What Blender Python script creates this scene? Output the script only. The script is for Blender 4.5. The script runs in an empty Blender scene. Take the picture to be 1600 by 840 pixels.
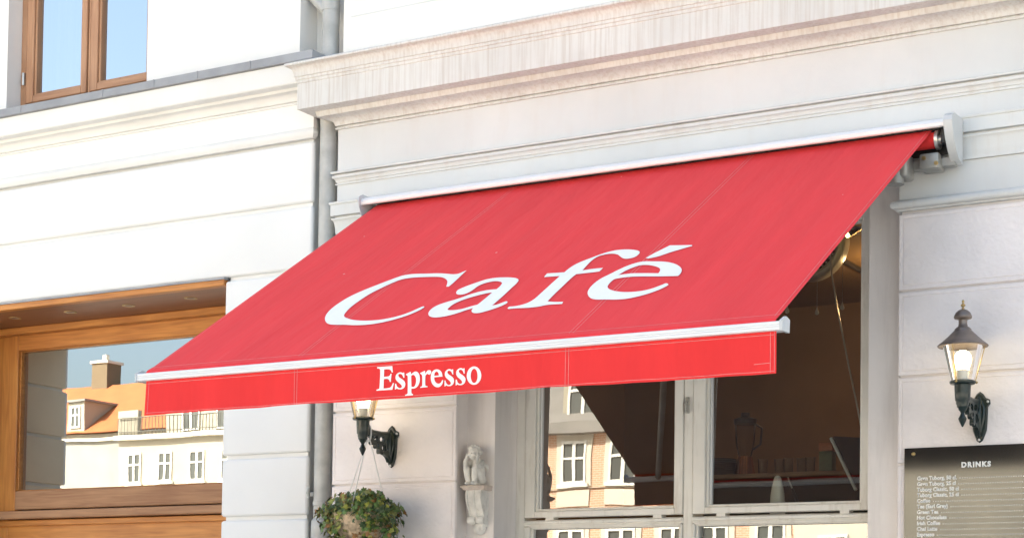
import bpy, bmesh, math, random
from mathutils import Vector, Matrix, noise as mnoise

R = math.radians
random.seed(7)
scene = bpy.context.scene
col = scene.collection

# ------------------------------------------------------------------ camera
F, YAW, PIT, ROL, CY = 2759.7, R(30.489), R(2.0586), R(0.79567), 888.85
CAM = Vector((2.6, -9.0, 1.65))
_fw = Vector((-math.sin(YAW)*math.cos(PIT), math.cos(YAW)*math.cos(PIT), math.sin(PIT)))
_r = Vector((math.cos(YAW), math.sin(YAW), 0)); _u = _r.cross(_fw)
CR = math.cos(ROL)*_r + math.sin(ROL)*_u
CU = -math.sin(ROL)*_r + math.cos(ROL)*_u
cd = bpy.data.cameras.new('camera'); cam = bpy.data.objects.new('camera', cd); col.objects.link(cam)
cam.matrix_world = Matrix(((CR.x, CU.x, -_fw.x, CAM.x), (CR.y, CU.y, -_fw.y, CAM.y), (CR.z, CU.z, -_fw.z, CAM.z), (0, 0, 0, 1)))
cd.sensor_fit = 'HORIZONTAL'; cd.sensor_width = 36; cd.lens = F/1600*36
cd.shift_y = (CY-420)/1600; cd.clip_start = .05; cd.clip_end = 900
scene.camera = cam

# ------------------------------------------------------------------ sky, sun, exposure
SUN_EL, SUN_AZ = R(42), R(-24)          # azimuth measured from +Y (behind the facade) towards +X
sd = Vector((math.sin(SUN_AZ)*math.cos(SUN_EL), math.cos(SUN_AZ)*math.cos(SUN_EL), math.sin(SUN_EL)))
world = bpy.data.worlds.new('World'); scene.world = world; world.use_nodes = True
wn = world.node_tree; bg = wn.nodes['Background']
sky = wn.nodes.new('ShaderNodeTexSky'); sky.sky_type = 'NISHITA'; sky.sun_disc = False
sky.sun_elevation = SUN_EL; sky.sun_rotation = SUN_AZ
sky.air_density = 1.0; sky.dust_density = 5.0; sky.ozone_density = 1.0
wn.links.new(sky.outputs[0], bg.inputs[0]); bg.inputs[1].default_value = 0.11
sl = bpy.data.lights.new('sun', 'SUN'); sl.energy = 5.0; sl.angle = R(.5); sl.color = (1, .93, .82)
so = bpy.data.objects.new('sun', sl); col.objects.link(so)
so.rotation_euler = (-sd).to_track_quat('-Z', 'Y').to_euler(); so.location = (0, 20, 30)
vs = scene.view_settings
vs.view_transform = 'Standard'; vs.look = 'None'; vs.gamma = 1; vs.use_curve_mapping = False
vs.exposure = 2.12
vs.use_white_balance = True; vs.white_balance_temperature = 6800; vs.white_balance_tint = 4
scene.cycles.use_denoising = True
scene.cycles.max_bounces = 10; scene.cycles.transparent_max_bounces = 16
scene.cycles.caustics_reflective = False; scene.cycles.caustics_refractive = False

# ------------------------------------------------------------------ layout helpers (photo point on a plane at depth Y)
def ray(px, py): return CR*((px-800)/F) - CU*((py-CY)/F) + _fw
def at(px, py, Y=0.0):
    d = ray(px, py); return CAM + d*((Y-CAM.y)/d.y)
def refl(px, py, yg, W):
    p = at(px, py, 2*yg+W); return p.x, p.z

def mirror(px, py, p0, turn, lean, ydst):
    n = Vector((-turn, -1, lean)).normalized(); d = ray(px, py); h = CAM+d*((p0-CAM).dot(n)/d.dot(n)); r_ = d-2*d.dot(n)*n
    p = h+r_*((ydst-h.y)/r_.y); return p.x, p.z
TU, LU, LL = .0240, .0180, .0100        # the old sashes do not hang quite true: turn and lean in radians

# ------------------------------------------------------------------ materials
def new_mat(name):
    m = bpy.data.materials.new(name); m.use_nodes = True
    nt = m.node_tree; return m, nt, nt.nodes['Principled BSDF']
def N(nt, t, **kw):
    n = nt.nodes.new(t)
    for k, v in kw.items():
        if k.startswith('i_'):
            key = k[2:]; key = int(key) if key.isdigit() else key
            n.inputs[key].default_value = v
        else: setattr(n, k, v)
    return n
def rgba(c, k=1): return (c[0]*k, c[1]*k, c[2]*k, 1)
def mat(name, c, rough=.6, var=.08, vscale=3, bump=.0, bscale=60, metal=0, spec=.5, c2=None, stretch=(1, 1, 1), bdist=.01, detail=6, lo=.35, hi=.65):
    m, nt, b = new_mat(name)
    tc = N(nt, 'ShaderNodeTexCoord'); mp = N(nt, 'ShaderNodeMapping'); mp.inputs['Scale'].default_value = stretch
    geo = N(nt, 'ShaderNodeNewGeometry')
    nt.links.new(geo.outputs['Position'], mp.inputs[0])
    n1 = N(nt, 'ShaderNodeTexNoise'); n1.inputs['Scale'].default_value = vscale; n1.inputs['Detail'].default_value = detail
    nt.links.new(mp.outputs[0], n1.inputs[0])
    cr = N(nt, 'ShaderNodeValToRGB')
    cr.color_ramp.elements[0].position = lo; cr.color_ramp.elements[1].position = hi
    cr.color_ramp.elements[0].color = rgba(c2) if c2 else rgba(c, 1-var)
    cr.color_ramp.elements[1].color = rgba(c, 1 if c2 else 1+var*.5)
    nt.links.new(n1.outputs[0], cr.inputs[0]); nt.links.new(cr.outputs[0], b.inputs['Base Color'])
    b.inputs['Roughness'].default_value = rough; b.inputs['Metallic'].default_value = metal
    b.inputs['Specular IOR Level'].default_value = spec
    if bump:
        n2 = N(nt, 'ShaderNodeTexNoise'); n2.inputs['Scale'].default_value = bscale; n2.inputs['Detail'].default_value = 5
        nt.links.new(geo.outputs['Position'], n2.inputs[0])
        bp = N(nt, 'ShaderNodeBump'); bp.inputs['Strength'].default_value = bump; bp.inputs['Distance'].default_value = bdist
        nt.links.new(n2.outputs[0], bp.inputs['Height']); nt.links.new(bp.outputs[0], b.inputs['Normal'])
    return m
def stain(m, dark, amount, scale=(14, 14, 1.2), lo=.5, hi=.8):
    """vertical rain streaks over an existing material"""
    nt = m.node_tree; b = nt.nodes['Principled BSDF']
    src = b.inputs['Base Color'].links[0].from_socket
    geo = N(nt, 'ShaderNodeNewGeometry'); mp = N(nt, 'ShaderNodeMapping'); mp.inputs['Scale'].default_value = scale
    nt.links.new(geo.outputs['Position'], mp.inputs[0])
    n = N(nt, 'ShaderNodeTexNoise'); n.inputs['Scale'].default_value = 1.6; n.inputs['Detail'].default_value = 7; n.inputs['Roughness'].default_value = .62
    nt.links.new(mp.outputs[0], n.inputs[0])
    mr = N(nt, 'ShaderNodeMapRange'); mr.inputs[1].default_value = lo; mr.inputs[2].default_value = hi; mr.inputs[4].default_value = amount
    nt.links.new(n.outputs[0], mr.inputs[0])
    mx = N(nt, 'ShaderNodeMix', data_type='RGBA'); mx.inputs['B'].default_value = rgba(dark)
    nt.links.new(mr.outputs[0], mx.inputs['Factor']); nt.links.new(src, mx.inputs['A']); nt.links.new(mx.outputs['Result'], b.inputs['Base Color'])
    return m
def wood(name, c, c2, axis='X', rough=.45, scale=1.0):
    m, nt, b = new_mat(name)
    geo = N(nt, 'ShaderNodeNewGeometry'); mp = N(nt, 'ShaderNodeMapping')
    s = {'X': (2, 34, 34), 'Z': (34, 34, 2)}[axis]; mp.inputs['Scale'].default_value = [q*scale for q in s]
    nt.links.new(geo.outputs['Position'], mp.inputs[0])
    n = N(nt, 'ShaderNodeTexNoise'); n.inputs['Scale'].default_value = 1; n.inputs['Detail'].default_value = 8; n.inputs['Distortion'].default_value = 1.2
    nt.links.new(mp.outputs[0], n.inputs[0])
    n3 = N(nt, 'ShaderNodeTexNoise'); n3.inputs['Scale'].default_value = 2.2; nt.links.new(geo.outputs['Position'], n3.inputs[0])
    ad = N(nt, 'ShaderNodeMath', operation='MULTIPLY_ADD'); ad.inputs[1].default_value = .6
    nt.links.new(n3.outputs[0], ad.inputs[0]); nt.links.new(n.outputs[0], ad.inputs[2])
    cr = N(nt, 'ShaderNodeValToRGB'); cr.color_ramp.elements[0].position = .55; cr.color_ramp.elements[1].position = 1.0
    cr.color_ramp.elements[0].color = rgba(c2); cr.color_ramp.elements[1].color = rgba(c)
    nt.links.new(ad.outputs[0], cr.inputs[0]); nt.links.new(cr.outputs[0], b.inputs['Base Color'])
    b.inputs['Roughness'].default_value = rough
    bp = N(nt, 'ShaderNodeBump'); bp.inputs['Strength'].default_value = .15; bp.inputs['Distance'].default_value = .004
    nt.links.new(n.outputs[0], bp.inputs['Height']); nt.links.new(bp.outputs[0], b.inputs['Normal'])
    return m
def glass(name, ior=1.6, add=0.0, tint=(.92, .95, .93), wob=.0, wscale=2.0):
    m = bpy.data.materials.new(name); m.use_nodes = True; nt = m.node_tree; nt.nodes.clear()
    out = N(nt, 'ShaderNodeOutputMaterial'); mix = N(nt, 'ShaderNodeMixShader')
    tr = N(nt, 'ShaderNodeBsdfTransparent'); tr.inputs[0].default_value = rgba(tint)
    gl = N(nt, 'ShaderNodeBsdfGlossy'); gl.inputs['Roughness'].default_value = 0.0; gl.inputs[0].default_value = (1, 1, 1, 1)
    fr = N(nt, 'ShaderNodeFresnel'); fr.inputs[0].default_value = ior
    ma = N(nt, 'ShaderNodeMath', operation='ADD', use_clamp=True); ma.inputs[1].default_value = add
    geo = N(nt, 'ShaderNodeNewGeometry')
    n = N(nt, 'ShaderNodeTexNoise'); n.inputs['Scale'].default_value = wscale; n.inputs['Detail'].default_value = 1.5
    nt.links.new(geo.outputs['Position'], n.inputs[0])
    bp = N(nt, 'ShaderNodeBump'); bp.inputs['Strength'].default_value = 1.0; bp.inputs['Distance'].default_value = wob
    nt.links.new(n.outputs[0], bp.inputs['Height']); nt.links.new(bp.outputs[0], gl.inputs['Normal'])
    nt.links.new(fr.outputs[0], ma.inputs[0]); nt.links.new(ma.outputs[0], mix.inputs[0])
    nt.links.new(tr.outputs[0], mix.inputs[1]); nt.links.new(gl.outputs[0], mix.inputs[2]); nt.links.new(mix.outputs[0], out.inputs[0])
    return m
def emit(name, c, s):
    m = bpy.data.materials.new(name); m.use_nodes = True; nt = m.node_tree; nt.nodes.clear()
    e = N(nt, 'ShaderNodeEmission'); e.inputs[0].default_value = rgba(c); e.inputs[1].default_value = s
    o = N(nt, 'ShaderNodeOutputMaterial'); nt.links.new(e.outputs[0], o.inputs[0]); return m
def cloth_mat(name, c, specks):
    m, nt, b = new_mat(name)
    geo = N(nt, 'ShaderNodeNewGeometry')
    mp = N(nt, 'ShaderNodeMapping'); mp.inputs['Scale'].default_value = (5, .6, .6)
    nt.links.new(geo.outputs['Position'], mp.inputs[0])
    n = N(nt, 'ShaderNodeTexNoise'); n.inputs['Scale'].default_value = 1.3; n.inputs['Detail'].default_value = 5
    nt.links.new(mp.outputs[0], n.inputs[0])
    cr = N(nt, 'ShaderNodeValToRGB'); cr.color_ramp.elements[0].position = .3; cr.color_ramp.elements[1].position = .72
    cr.color_ramp.elements[0].color = rgba(c, .95); cr.color_ramp.elements[1].color = rgba(c, 1.04)
    nt.links.new(n.outputs[0], cr.inputs[0])
    last = cr.outputs[0]
    if specks:
        v = N(nt, 'ShaderNodeTexVoronoi'); v.inputs['Scale'].default_value = 4.2; nt.links.new(geo.outputs['Position'], v.inputs[0])
        v.inputs['Randomness'].default_value = 1
        sep = N(nt, 'ShaderNodeSeparateColor'); nt.links.new(v.outputs['Color'], sep.inputs[0])
        th = N(nt, 'ShaderNodeMath', operation='MULTIPLY'); th.inputs[1].default_value = .030
        nt.links.new(sep.outputs[0], th.inputs[0])
        lt = N(nt, 'ShaderNodeMath', operation='LESS_THAN'); nt.links.new(v.outputs['Distance'], lt.inputs[0]); nt.links.new(th.outputs[0], lt.inputs[1])
        f = N(nt, 'ShaderNodeMath', operation='MULTIPLY'); f.inputs[1].default_value = .65; nt.links.new(lt.outputs[0], f.inputs[0])
        mx = N(nt, 'ShaderNodeMix', data_type='RGBA'); mx.inputs['B'].default_value = (.8, .62, .6, 1)
        nt.links.new(f.outputs[0], mx.inputs['Factor']); nt.links.new(last, mx.inputs['A']); last = mx.outputs['Result']
    nt.links.new(last, b.inputs['Base Color'])
    b.inputs['Roughness'].default_value = .8; b.inputs['Specular IOR Level'].default_value = .12
    b.inputs['Sheen Weight'].default_value = .06; b.inputs['Sheen Roughness'].default_value = .4
    mp2 = N(nt, 'ShaderNodeMapping'); mp2.inputs['Scale'].default_value = (6, 1.2, 1.2); nt.links.new(geo.outputs['Position'], mp2.inputs[0])
    n2 = N(nt, 'ShaderNodeTexNoise'); n2.inputs['Scale'].default_value = 1.5; n2.inputs['Detail'].default_value = 4; nt.links.new(mp2.outputs[0], n2.inputs[0])
    w = N(nt, 'ShaderNodeTexNoise'); w.inputs['Scale'].default_value = 420; nt.links.new(geo.outputs['Position'], w.inputs[0])
    ad = N(nt, 'ShaderNodeMath', operation='MULTIPLY_ADD'); ad.inputs[1].default_value = .012
    nt.links.new(w.outputs[0], ad.inputs[0]); nt.links.new(n2.outputs[0], ad.inputs[2])
    bp = N(nt, 'ShaderNodeBump'); bp.inputs['Strength'].default_value = .5; bp.inputs['Distance'].default_value = .024
    nt.links.new(ad.outputs[0], bp.inputs['Height']); nt.links.new(bp.outputs[0], b.inputs['Normal'])
    tl = N(nt, 'ShaderNodeBsdfTranslucent'); nt.links.new(last, tl.inputs[0])
    mix = N(nt, 'ShaderNodeMixShader'); mix.inputs[0].default_value = .03
    out = nt.nodes['Material Output']
    nt.links.new(b.outputs[0], mix.inputs[1]); nt.links.new(tl.outputs[0], mix.inputs[2]); nt.links.new(mix.outputs[0], out.inputs[0])
    return m
def brick_mat(name, c1, c2, mortar):
    m, nt, b = new_mat(name)
    geo = N(nt, 'ShaderNodeNewGeometry'); sp = N(nt, 'ShaderNodeSeparateXYZ'); cb = N(nt, 'ShaderNodeCombineXYZ')
    nt.links.new(geo.outputs['Position'], sp.inputs[0])
    ad = N(nt, 'ShaderNodeMath', operation='ADD'); nt.links.new(sp.outputs[0], ad.inputs[0]); nt.links.new(sp.outputs[1], ad.inputs[1])
    nt.links.new(ad.outputs[0], cb.inputs[0]); nt.links.new(sp.outputs[2], cb.inputs[1])
    br = N(nt, 'ShaderNodeTexBrick'); nt.links.new(cb.outputs[0], br.inputs[0])
    br.inputs['Color1'].default_value = rgba(c1); br.inputs['Color2'].default_value = rgba(c2); br.inputs['Mortar'].default_value = rgba(mortar)
    br.inputs['Scale'].default_value = 1; br.inputs['Mortar Size'].default_value = .012; br.inputs['Brick Width'].default_value = .24; br.inputs['Row Height'].default_value = .085
    nt.links.new(br.outputs[0], b.inputs['Base Color']); b.inputs['Roughness'].default_value = .85
    return m

M = {}
M['white'] = mat('white_stucco', (.84, .838, .825), .75, .04, 1.2, .12, 45, bdist=.006)
M['white_trim'] = stain(mat('white_trim', (.78, .78, .765), .7, .05, 2, .1, 60, bdist=.005), (.68, .62, .54), .14, (9, 9, 1.5), .55, .85)
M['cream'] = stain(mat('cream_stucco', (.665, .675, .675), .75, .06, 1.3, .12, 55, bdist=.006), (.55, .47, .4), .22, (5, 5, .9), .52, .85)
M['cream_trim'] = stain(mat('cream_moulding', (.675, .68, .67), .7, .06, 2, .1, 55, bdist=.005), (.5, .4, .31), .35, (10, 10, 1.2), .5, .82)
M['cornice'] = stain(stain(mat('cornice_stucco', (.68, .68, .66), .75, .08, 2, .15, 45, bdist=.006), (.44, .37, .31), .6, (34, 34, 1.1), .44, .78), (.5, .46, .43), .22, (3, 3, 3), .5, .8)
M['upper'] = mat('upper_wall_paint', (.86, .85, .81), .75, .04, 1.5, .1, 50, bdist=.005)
M['block'] = mat('pilaster_stucco', (.89, .825, .81), .8, .09, 2.4, .5, 42, bdist=.012)
M['joint'] = mat('pilaster_joint', (.78, .725, .70), .85, .08, 5, .2, 50)
M['jamb'] = stain(mat('jamb_paint', (.86, .81, .785), .6, .08, 2, .08, 60), (.42, .36, .32), .3, (7, 7, .8))
M['frame'] = stain(mat('window_paint', (.86, .83, .77), .5, .08, 3, .1, 70, bdist=.004), (.42, .34, .25), .45, (12, 12, 2), .52, .78)
M['gapdark'] = mat('dark_rebate', (.06, .05, .045), .8)
M['zinc'] = mat('zinc_sheet', (.33, .34, .36), .5, .15, 5, .05, 30, metal=.35)
M['pipe'] = stain(mat('zinc_pipe', (.52, .52, .50), .5, .25, 9, .15, 40, metal=.2, c2=(.40, .40, .385)), (.66, .65, .62), .4, (40, 40, 22), .6, .72)
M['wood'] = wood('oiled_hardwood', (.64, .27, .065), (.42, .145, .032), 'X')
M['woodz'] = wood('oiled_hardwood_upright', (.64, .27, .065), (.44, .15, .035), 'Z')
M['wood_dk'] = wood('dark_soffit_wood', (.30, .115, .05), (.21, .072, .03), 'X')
M['wood_wx'] = wood('weathered_wood', (.46, .25, .13), (.30, .145, .075), 'X', .7)
M['wood_up'] = wood('pale_brown_wood', (.50, .28, .16), (.36, .18, .095), 'Z', .5)
M['wood_upx'] = wood('pale_brown_wood_rail', (.50, .28, .16), (.36, .18, .095), 'X', .5)
M['red'] = cloth_mat('red_canvas', (.86, .050, .060), True)
M['redv'] = cloth_mat('red_canvas_valance', (.85, .048, .050), False)
M['letter'] = mat('white_print', (.92, .91, .88), .6, .03, 6)
M['stitch'] = mat('pale_stitching', (.80, .26, .25), .8, .15, 30)
M['alu'] = mat('white_aluminium', (.80, .81, .82), .32, .02, 3)
M['capgrey'] = mat('grey_end_cap', (.58, .60, .61), .4, .04, 3)
M['mech'] = mat('awning_mechanism', (.40, .39, .36), .45, .2, 9, metal=.4)
M['black'] = mat('black_plastic', (.02, .02, .02), .5)
M['iron'] = mat('green_black_iron', (.014, .026, .022), .28, .3, 20, .15, 60, spec=.6)
M['bronze'] = mat('weathered_bronze', (.27, .22, .19), .42, .25, 12, .1, 50, metal=.55)
M['brass'] = mat('brass', (.50, .36, .16), .35, .15, 20, metal=.8)
M['steel'] = mat('bright_screw', (.7, .69, .65), .35, .1, 30, metal=.7)
M['lglass'] = glass('lantern_glass', 1.35, .02, (.97, .95, .9), 0)
M['bulb'] = emit('lit_bulb', (1, .80, .50), 4.5)
M['bulbbase'] = mat('bulb_base', (.85, .82, .76), .4)
M['glass'] = glass('window_glass', 1.62, .17, (.80, .84, .80), .0005, 1.7)
M['glass2'] = glass('shop_glass', 1.62, .46, (.85, .87, .84), .0004, 1.4)
M['glass3'] = glass('upper_glass', 1.7, .70, (.85, .9, .9), .001, 1.5)
M['stone'] = stain(mat('carved_stone', (.82, .80, .75), .85, .15, 14, .4, 90, bdist=.004), (.33, .29, .24), .45, (16, 16, 12), .55, .72)
M['stoneslab'] = mat('stained_stone', (.70, .60, .53), .85, .22, 16, .4, 80, bdist=.004)
M['coir'] = mat('coir_liner', (.62, .48, .33), .95, .4, 40, .6, 90)
M['cord'] = mat('white_cord', (.85, .84, .82), .6)
M['board'] = mat('gloss_black_board', (.012, .012, .012), .10, .1, 3, spec=1.0)
M['print'] = mat('board_lettering', (.86, .85, .82), .5, .02, 3)
M['street'] = mat('granite_paving', (.42, .40, .37), .85, .15, 1.2, .2, 12)
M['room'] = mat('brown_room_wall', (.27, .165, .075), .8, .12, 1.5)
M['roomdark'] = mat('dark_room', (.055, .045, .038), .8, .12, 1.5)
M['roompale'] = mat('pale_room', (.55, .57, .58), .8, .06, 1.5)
M['curtain'] = mat('sheer_curtain', (.80, .83, .85), .8, .08, 1.5, stretch=(9, 9, .2))
M['brown_board'] = wood('brown_shelf', (.30, .17, .085), (.18, .09, .045), 'X')
M['ceramic'] = mat('white_ceramic', (.78, .76, .70), .25, .03, 5)
M['dark'] = mat('dark_plastic', (.03, .028, .028), .35, .1, 5)
M['copper'] = mat('copper', (.6, .25, .1), .25, .1, 10, metal=.9)
M['undershade'] = mat('underside_shade', (.25, .18, .16), .85, .1, 2)  # shade put into colour: dull tone for the awning's mirrored underside
M['shoproom'] = mat('tan_shop_room', (.74, .66, .52), .8, .1, 1.5)
M['tarp'] = mat('grey_white_render', (.28, .275, .25), .85, .1, .8)
M['jambtan'] = mat('tan_jamb_paint', (.80, .69, .50), .8, .06, 2, .15, 50)
M['green'] = mat('green_tin', (.10, .14, .06), .4, .2, 20)
M['orange'] = mat('orange_tin', (.5, .16, .05), .5, .2, 20)
M['clearg'] = glass('clear_glassware', 1.2, .0, (.9, .9, .87), 0)
M['brick'] = brick_mat('pale_red_brick', (.60, .33, .21), (.54, .28, .175), (.66, .56, .46))
M['sand'] = mat('sand_render', (.62, .575, .495), .85, .06, .5)
M['offwhite'] = mat('off_white_render', (.35, .325, .265), .85, .06, .6)
M['wtrim'] = mat('white_painted_wood', (.74, .73, .69), .6, .03, 1)
M['tile'] = mat('orange_roof_tile', (.33, .105, .036), .85, .12, 1.2, .3, 6)
M['slate'] = mat('grey_roof', (.24, .23, .22), .8, .12, 1.2)
M['chimbrick'] = brick_mat('buff_brick', (.15, .11, .062), (.12, .088, .05), (.17, .135, .095))
M['farpane'] = mat('far_window_pane', (.09, .10, .10), .15, .2, .3)
M['railing'] = mat('dark_railing', (.08, .08, .075), .5)
M['leaf1'] = mat('leaf_green', (.12, .21, .055), .5, .3, 60)
M['leaf2'] = mat('leaf_yellow_green', (.36, .38, .07), .5, .3, 60)
M['leaf3'] = mat('leaf_brown', (.34, .17, .06), .7, .35, 60)
M['leaf4'] = mat('leaf_dark', (.06, .105, .038), .45, .3, 60)
M['leaf5'] = mat('leaf_olive', (.20, .21, .06), .55, .3, 60)

# ------------------------------------------------------------------ mesh helpers
def link(o, parent=None):
    col.objects.link(o)
    if parent is not None:
        o.parent = parent
        o.matrix_parent_inverse = Matrix.Translation(-parent.location) if parent.parent is None and parent.type == 'EMPTY' else Matrix.Identity(4)
    return o
def tag(o, label=None, cat=None, group=None, kind=None):
    if label: o['label'] = label
    if cat: o['category'] = cat
    if group: o['group'] = group
    if kind: o['kind'] = kind
    return o
def empty(name, loc, label, cat, group=None):
    o = bpy.data.objects.new(name, None); o.location = loc; o.empty_display_size = .1; col.objects.link(o)
    return tag(o, label, cat, group)
def finish(bm, name, m, parent=None, smooth=None):
    bmesh.ops.recalc_face_normals(bm, faces=bm.faces)
    me = bpy.data.meshes.new(name); bm.to_mesh(me); bm.free()
    if m is not None: me.materials.append(M[m] if isinstance(m, str) else m)
    if smooth:
        me.shade_smooth(); me.set_sharp_from_angle(angle=R(smooth))
    return link(bpy.data.objects.new(name, me), parent)
def bbox(bm, x0, x1, y0, y1, z0, z1, bev=0, seg=1, mi=0):
    g = bmesh.ops.create_cube(bm, size=1)
    for v in g['verts']:
        v.co = Vector((x0+(v.co.x+.5)*(x1-x0), y0+(v.co.y+.5)*(y1-y0), z0+(v.co.z+.5)*(z1-z0)))
    if bev:
        es = list({e for v in g['verts'] for e in v.link_edges})
        bmesh.ops.bevel(bm, geom=es, offset=bev, segments=seg, affect='EDGES', profile=.5)
def box(name, m, parent, x0, x1, y0, y1, z0, z1, bev=0, seg=1):
    bm = bmesh.new(); bbox(bm, x0, x1, y0, y1, z0, z1, bev, seg); return finish(bm, name, m, parent, 40 if seg > 1 else None)
def boxes(name, m, parent, L, bev=0, seg=1):
    bm = bmesh.new()
    for b in L: bbox(bm, *b, bev, seg)
    return finish(bm, name, m, parent, 40 if seg > 1 else None)
def addpoly(bm, verts, faces):
    vs = [bm.verts.new(v) for v in verts]
    for f in faces:
        try: bm.faces.new([vs[i] for i in f])
        except ValueError: pass
    return vs
def lathe(bm, prof, cx, cy, n=24, z0=0, axis='Z'):
    rings = []
    for r_, z in prof:
        rg = []
        for k in range(n):
            a = 2*math.pi*k/n
            rg.append(bm.verts.new((cx+r_*math.cos(a), cy+r_*math.sin(a), z0+z)) if r_ > 1e-6 else None)
        if r_ <= 1e-6:
            v = bm.verts.new((cx, cy, z0+z)); rg = [v]*n
        rings.append(rg)
    for a, b in zip(rings, rings[1:]):
        for k in range(n):
            q = []
            for v in (a[k], a[(k+1) % n], b[(k+1) % n], b[k]):
                if v not in q: q.append(v)
            if len(q) > 2:
                try: bm.faces.new(q)
                except ValueError: pass
def tube(bm, pts, rad, n=10, caps=True):
    pts = [Vector(p) for p in pts]; rads = rad if isinstance(rad, (list, tuple)) else [rad]*len(pts)
    rings = []; prev = None
    for i, p in enumerate(pts):
        t = (pts[min(i+1, len(pts)-1)]-pts[max(i-1, 0)]).normalized()
        if prev is None:
            a = Vector((0, 0, 1)) if abs(t.z) < .9 else Vector((1, 0, 0))
            prev = t.cross(a).normalized()
        prev = (prev - t*prev.dot(t)).normalized(); b = t.cross(prev)
        rings.append([bm.verts.new(p+(prev*math.cos(2*math.pi*k/n)+b*math.sin(2*math.pi*k/n))*rads[i]) for k in range(n)])
    for a, b in zip(rings, rings[1:]):
        for k in range(n): bm.faces.new((a[k], a[(k+1) % n], b[(k+1) % n], b[k]))
    if caps: bm.faces.new(rings[0]); bm.faces.new(rings[-1])
def sweep(name, m, parent, prof, xl, xr, yb, lret=True, rret=False, depth=.3, smooth=35):
    """moulding: profile (projection d, height z) along X with mitred returns"""
    bm = bmesh.new(); rows = []
    for d, z in prof:
        row = []
        if lret: row.append((xl-d, yb+depth, z))
        row.append((xl-d if lret else xl, yb-d, z))
        row.append((xr+d if rret else xr, yb-d, z))
        if rret: row.append((xr+d, yb+depth, z))
        rows.append([bm.verts.new(v) for v in row])
    for a, b in zip(rows, rows[1:]):
        for k in range(len(a)-1): bm.faces.new((a[k], a[k+1], b[k+1], b[k]))
    for k in (0, len(rows[0])-1):
        try: bm.faces.new([r_[k] for r_ in rows])
        except ValueError: pass
    bm.faces.new(rows[0]) if len(rows[0]) > 2 else None
    return finish(bm, name, m, parent, smooth)
def arc(d0, z0, d1, z1, conc=True, n=6):
    out = []
    for k in range(n+1):
        t = k/n*math.pi/2
        if conc: out.append((d1+(d0-d1)*(1-math.sin(t)), z0+(z1-z0)*(1-math.cos(t))))
        else: out.append((d0+(d1-d0)*(1-math.cos(t)), z0+(z1-z0)*math.sin(t)))
    return out
def curve_mesh(loops, res=5):
    """closed loops of (u, v, corner?) -> filled 2D mesh data as (verts, faces) by way of a 2D curve"""
    cu = bpy.data.curves.new('outline', 'CURVE'); cu.dimensions = '2D'; cu.fill_mode = 'BOTH'; cu.resolution_u = res
    for lp in loops:
        n = len(lp); sp = cu.splines.new('BEZIER'); sp.bezier_points.add(n-1); sp.use_cyclic_u = True
        for i, p in enumerate(lp):
            b = sp.bezier_points[i]; P = Vector((p[0], p[1], 0)); A = Vector((*lp[i-1][:2], 0)); B = Vector((*lp[(i+1) % n][:2], 0))
            b.handle_left_type = b.handle_right_type = 'FREE'; b.co = P
            if len(p) > 2:
                b.handle_left = P+(A-P)*.33; b.handle_right = P+(B-P)*.33
            else:
                t = (B-A).normalized()
                b.handle_left = P-t*(P-A).length*.33; b.handle_right = P+t*(B-P).length*.33
    ob = bpy.data.objects.new('outline', cu); col.objects.link(ob)
    dg = bpy.context.evaluated_depsgraph_get(); me = bpy.data.meshes.new_from_object(ob.evaluated_get(dg))
    vs_ = [v.co.copy() for v in me.vertices]; fs = [tuple(p.vertices) for p in me.polygons]
    bpy.data.objects.remove(ob); bpy.data.curves.remove(cu); bpy.data.meshes.remove(me)
    return vs_, fs
def obj_from(name, vs_, fs, m, parent):
    me = bpy.data.meshes.new(name); me.from_pydata([tuple(v) for v in vs_], [], fs); me.update()
    me.materials.append(M[m]); return link(bpy.data.objects.new(name, me), parent)

# ================================================================== ground
bm = bmesh.new(); addpoly(bm, [(-260, -300, 0), (260, -300, 0), (260, 120, 0), (-260, 120, 0)], [(0, 1, 2, 3)])
tag(finish(bm, 'street', 'street'), kind='structure')

# ================================================================== cafe building
XL, XPL, XJL, XJR, XPR, XR = -4.024, -3.102, -2.919, -.569, -.356, 3.2
D1, D2 = .147, .408
cafe = empty('cafe_building', (-1.73, 0, 0), 'cream stuccoed cafe building with heavy cornice, pilasters and painted shop window', 'building')
# upper storey wall
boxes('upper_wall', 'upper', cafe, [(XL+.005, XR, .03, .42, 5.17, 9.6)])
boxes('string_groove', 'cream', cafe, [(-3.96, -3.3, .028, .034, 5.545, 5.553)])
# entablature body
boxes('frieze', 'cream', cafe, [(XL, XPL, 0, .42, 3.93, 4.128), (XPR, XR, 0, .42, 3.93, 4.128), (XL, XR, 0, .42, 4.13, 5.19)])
prof = [(.0, 5.235), (.235, 5.222), (.25, 5.212), (.25, 5.200)] + arc(.245, 5.197, .205, 5.147, True, 7)[0:] + [(.205, 5.136)] + \
       [(.199, 5.134), (.199, 5.117), (.193, 5.114), (.193, 5.097), (.188, 5.094), (.188, 4.932), (.16, 4.928), (.105, 4.928), (.100, 4.905)] + \
       arc(.096, 4.896, .016, 4.850, True, 8) + [(.016, 4.846), (.002, 4.844), (.002, 4.837), (.014, 4.835), (.014, 4.824), (-.01, 4.823)]
sweep('cornice', 'cornice', cafe, prof, XL, XR, 0, True, False, .25)
prof = [(-.01, 4.554), (.030, 4.552), (.033, 4.546), (.031, 4.538), (.005, 4.536), (.005, 4.528), (.025, 4.526), (.026, 4.513)] + arc(.025, 4.510, .008, 4.486, True, 5) + [(.002, 4.484), (.002, 4.478), (.010, 4.476), (.010, 4.468), (-.01, 4.467)]
sweep('moulding', 'cream_trim', cafe, prof, XL, XR, 0, True, False, .2)
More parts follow.
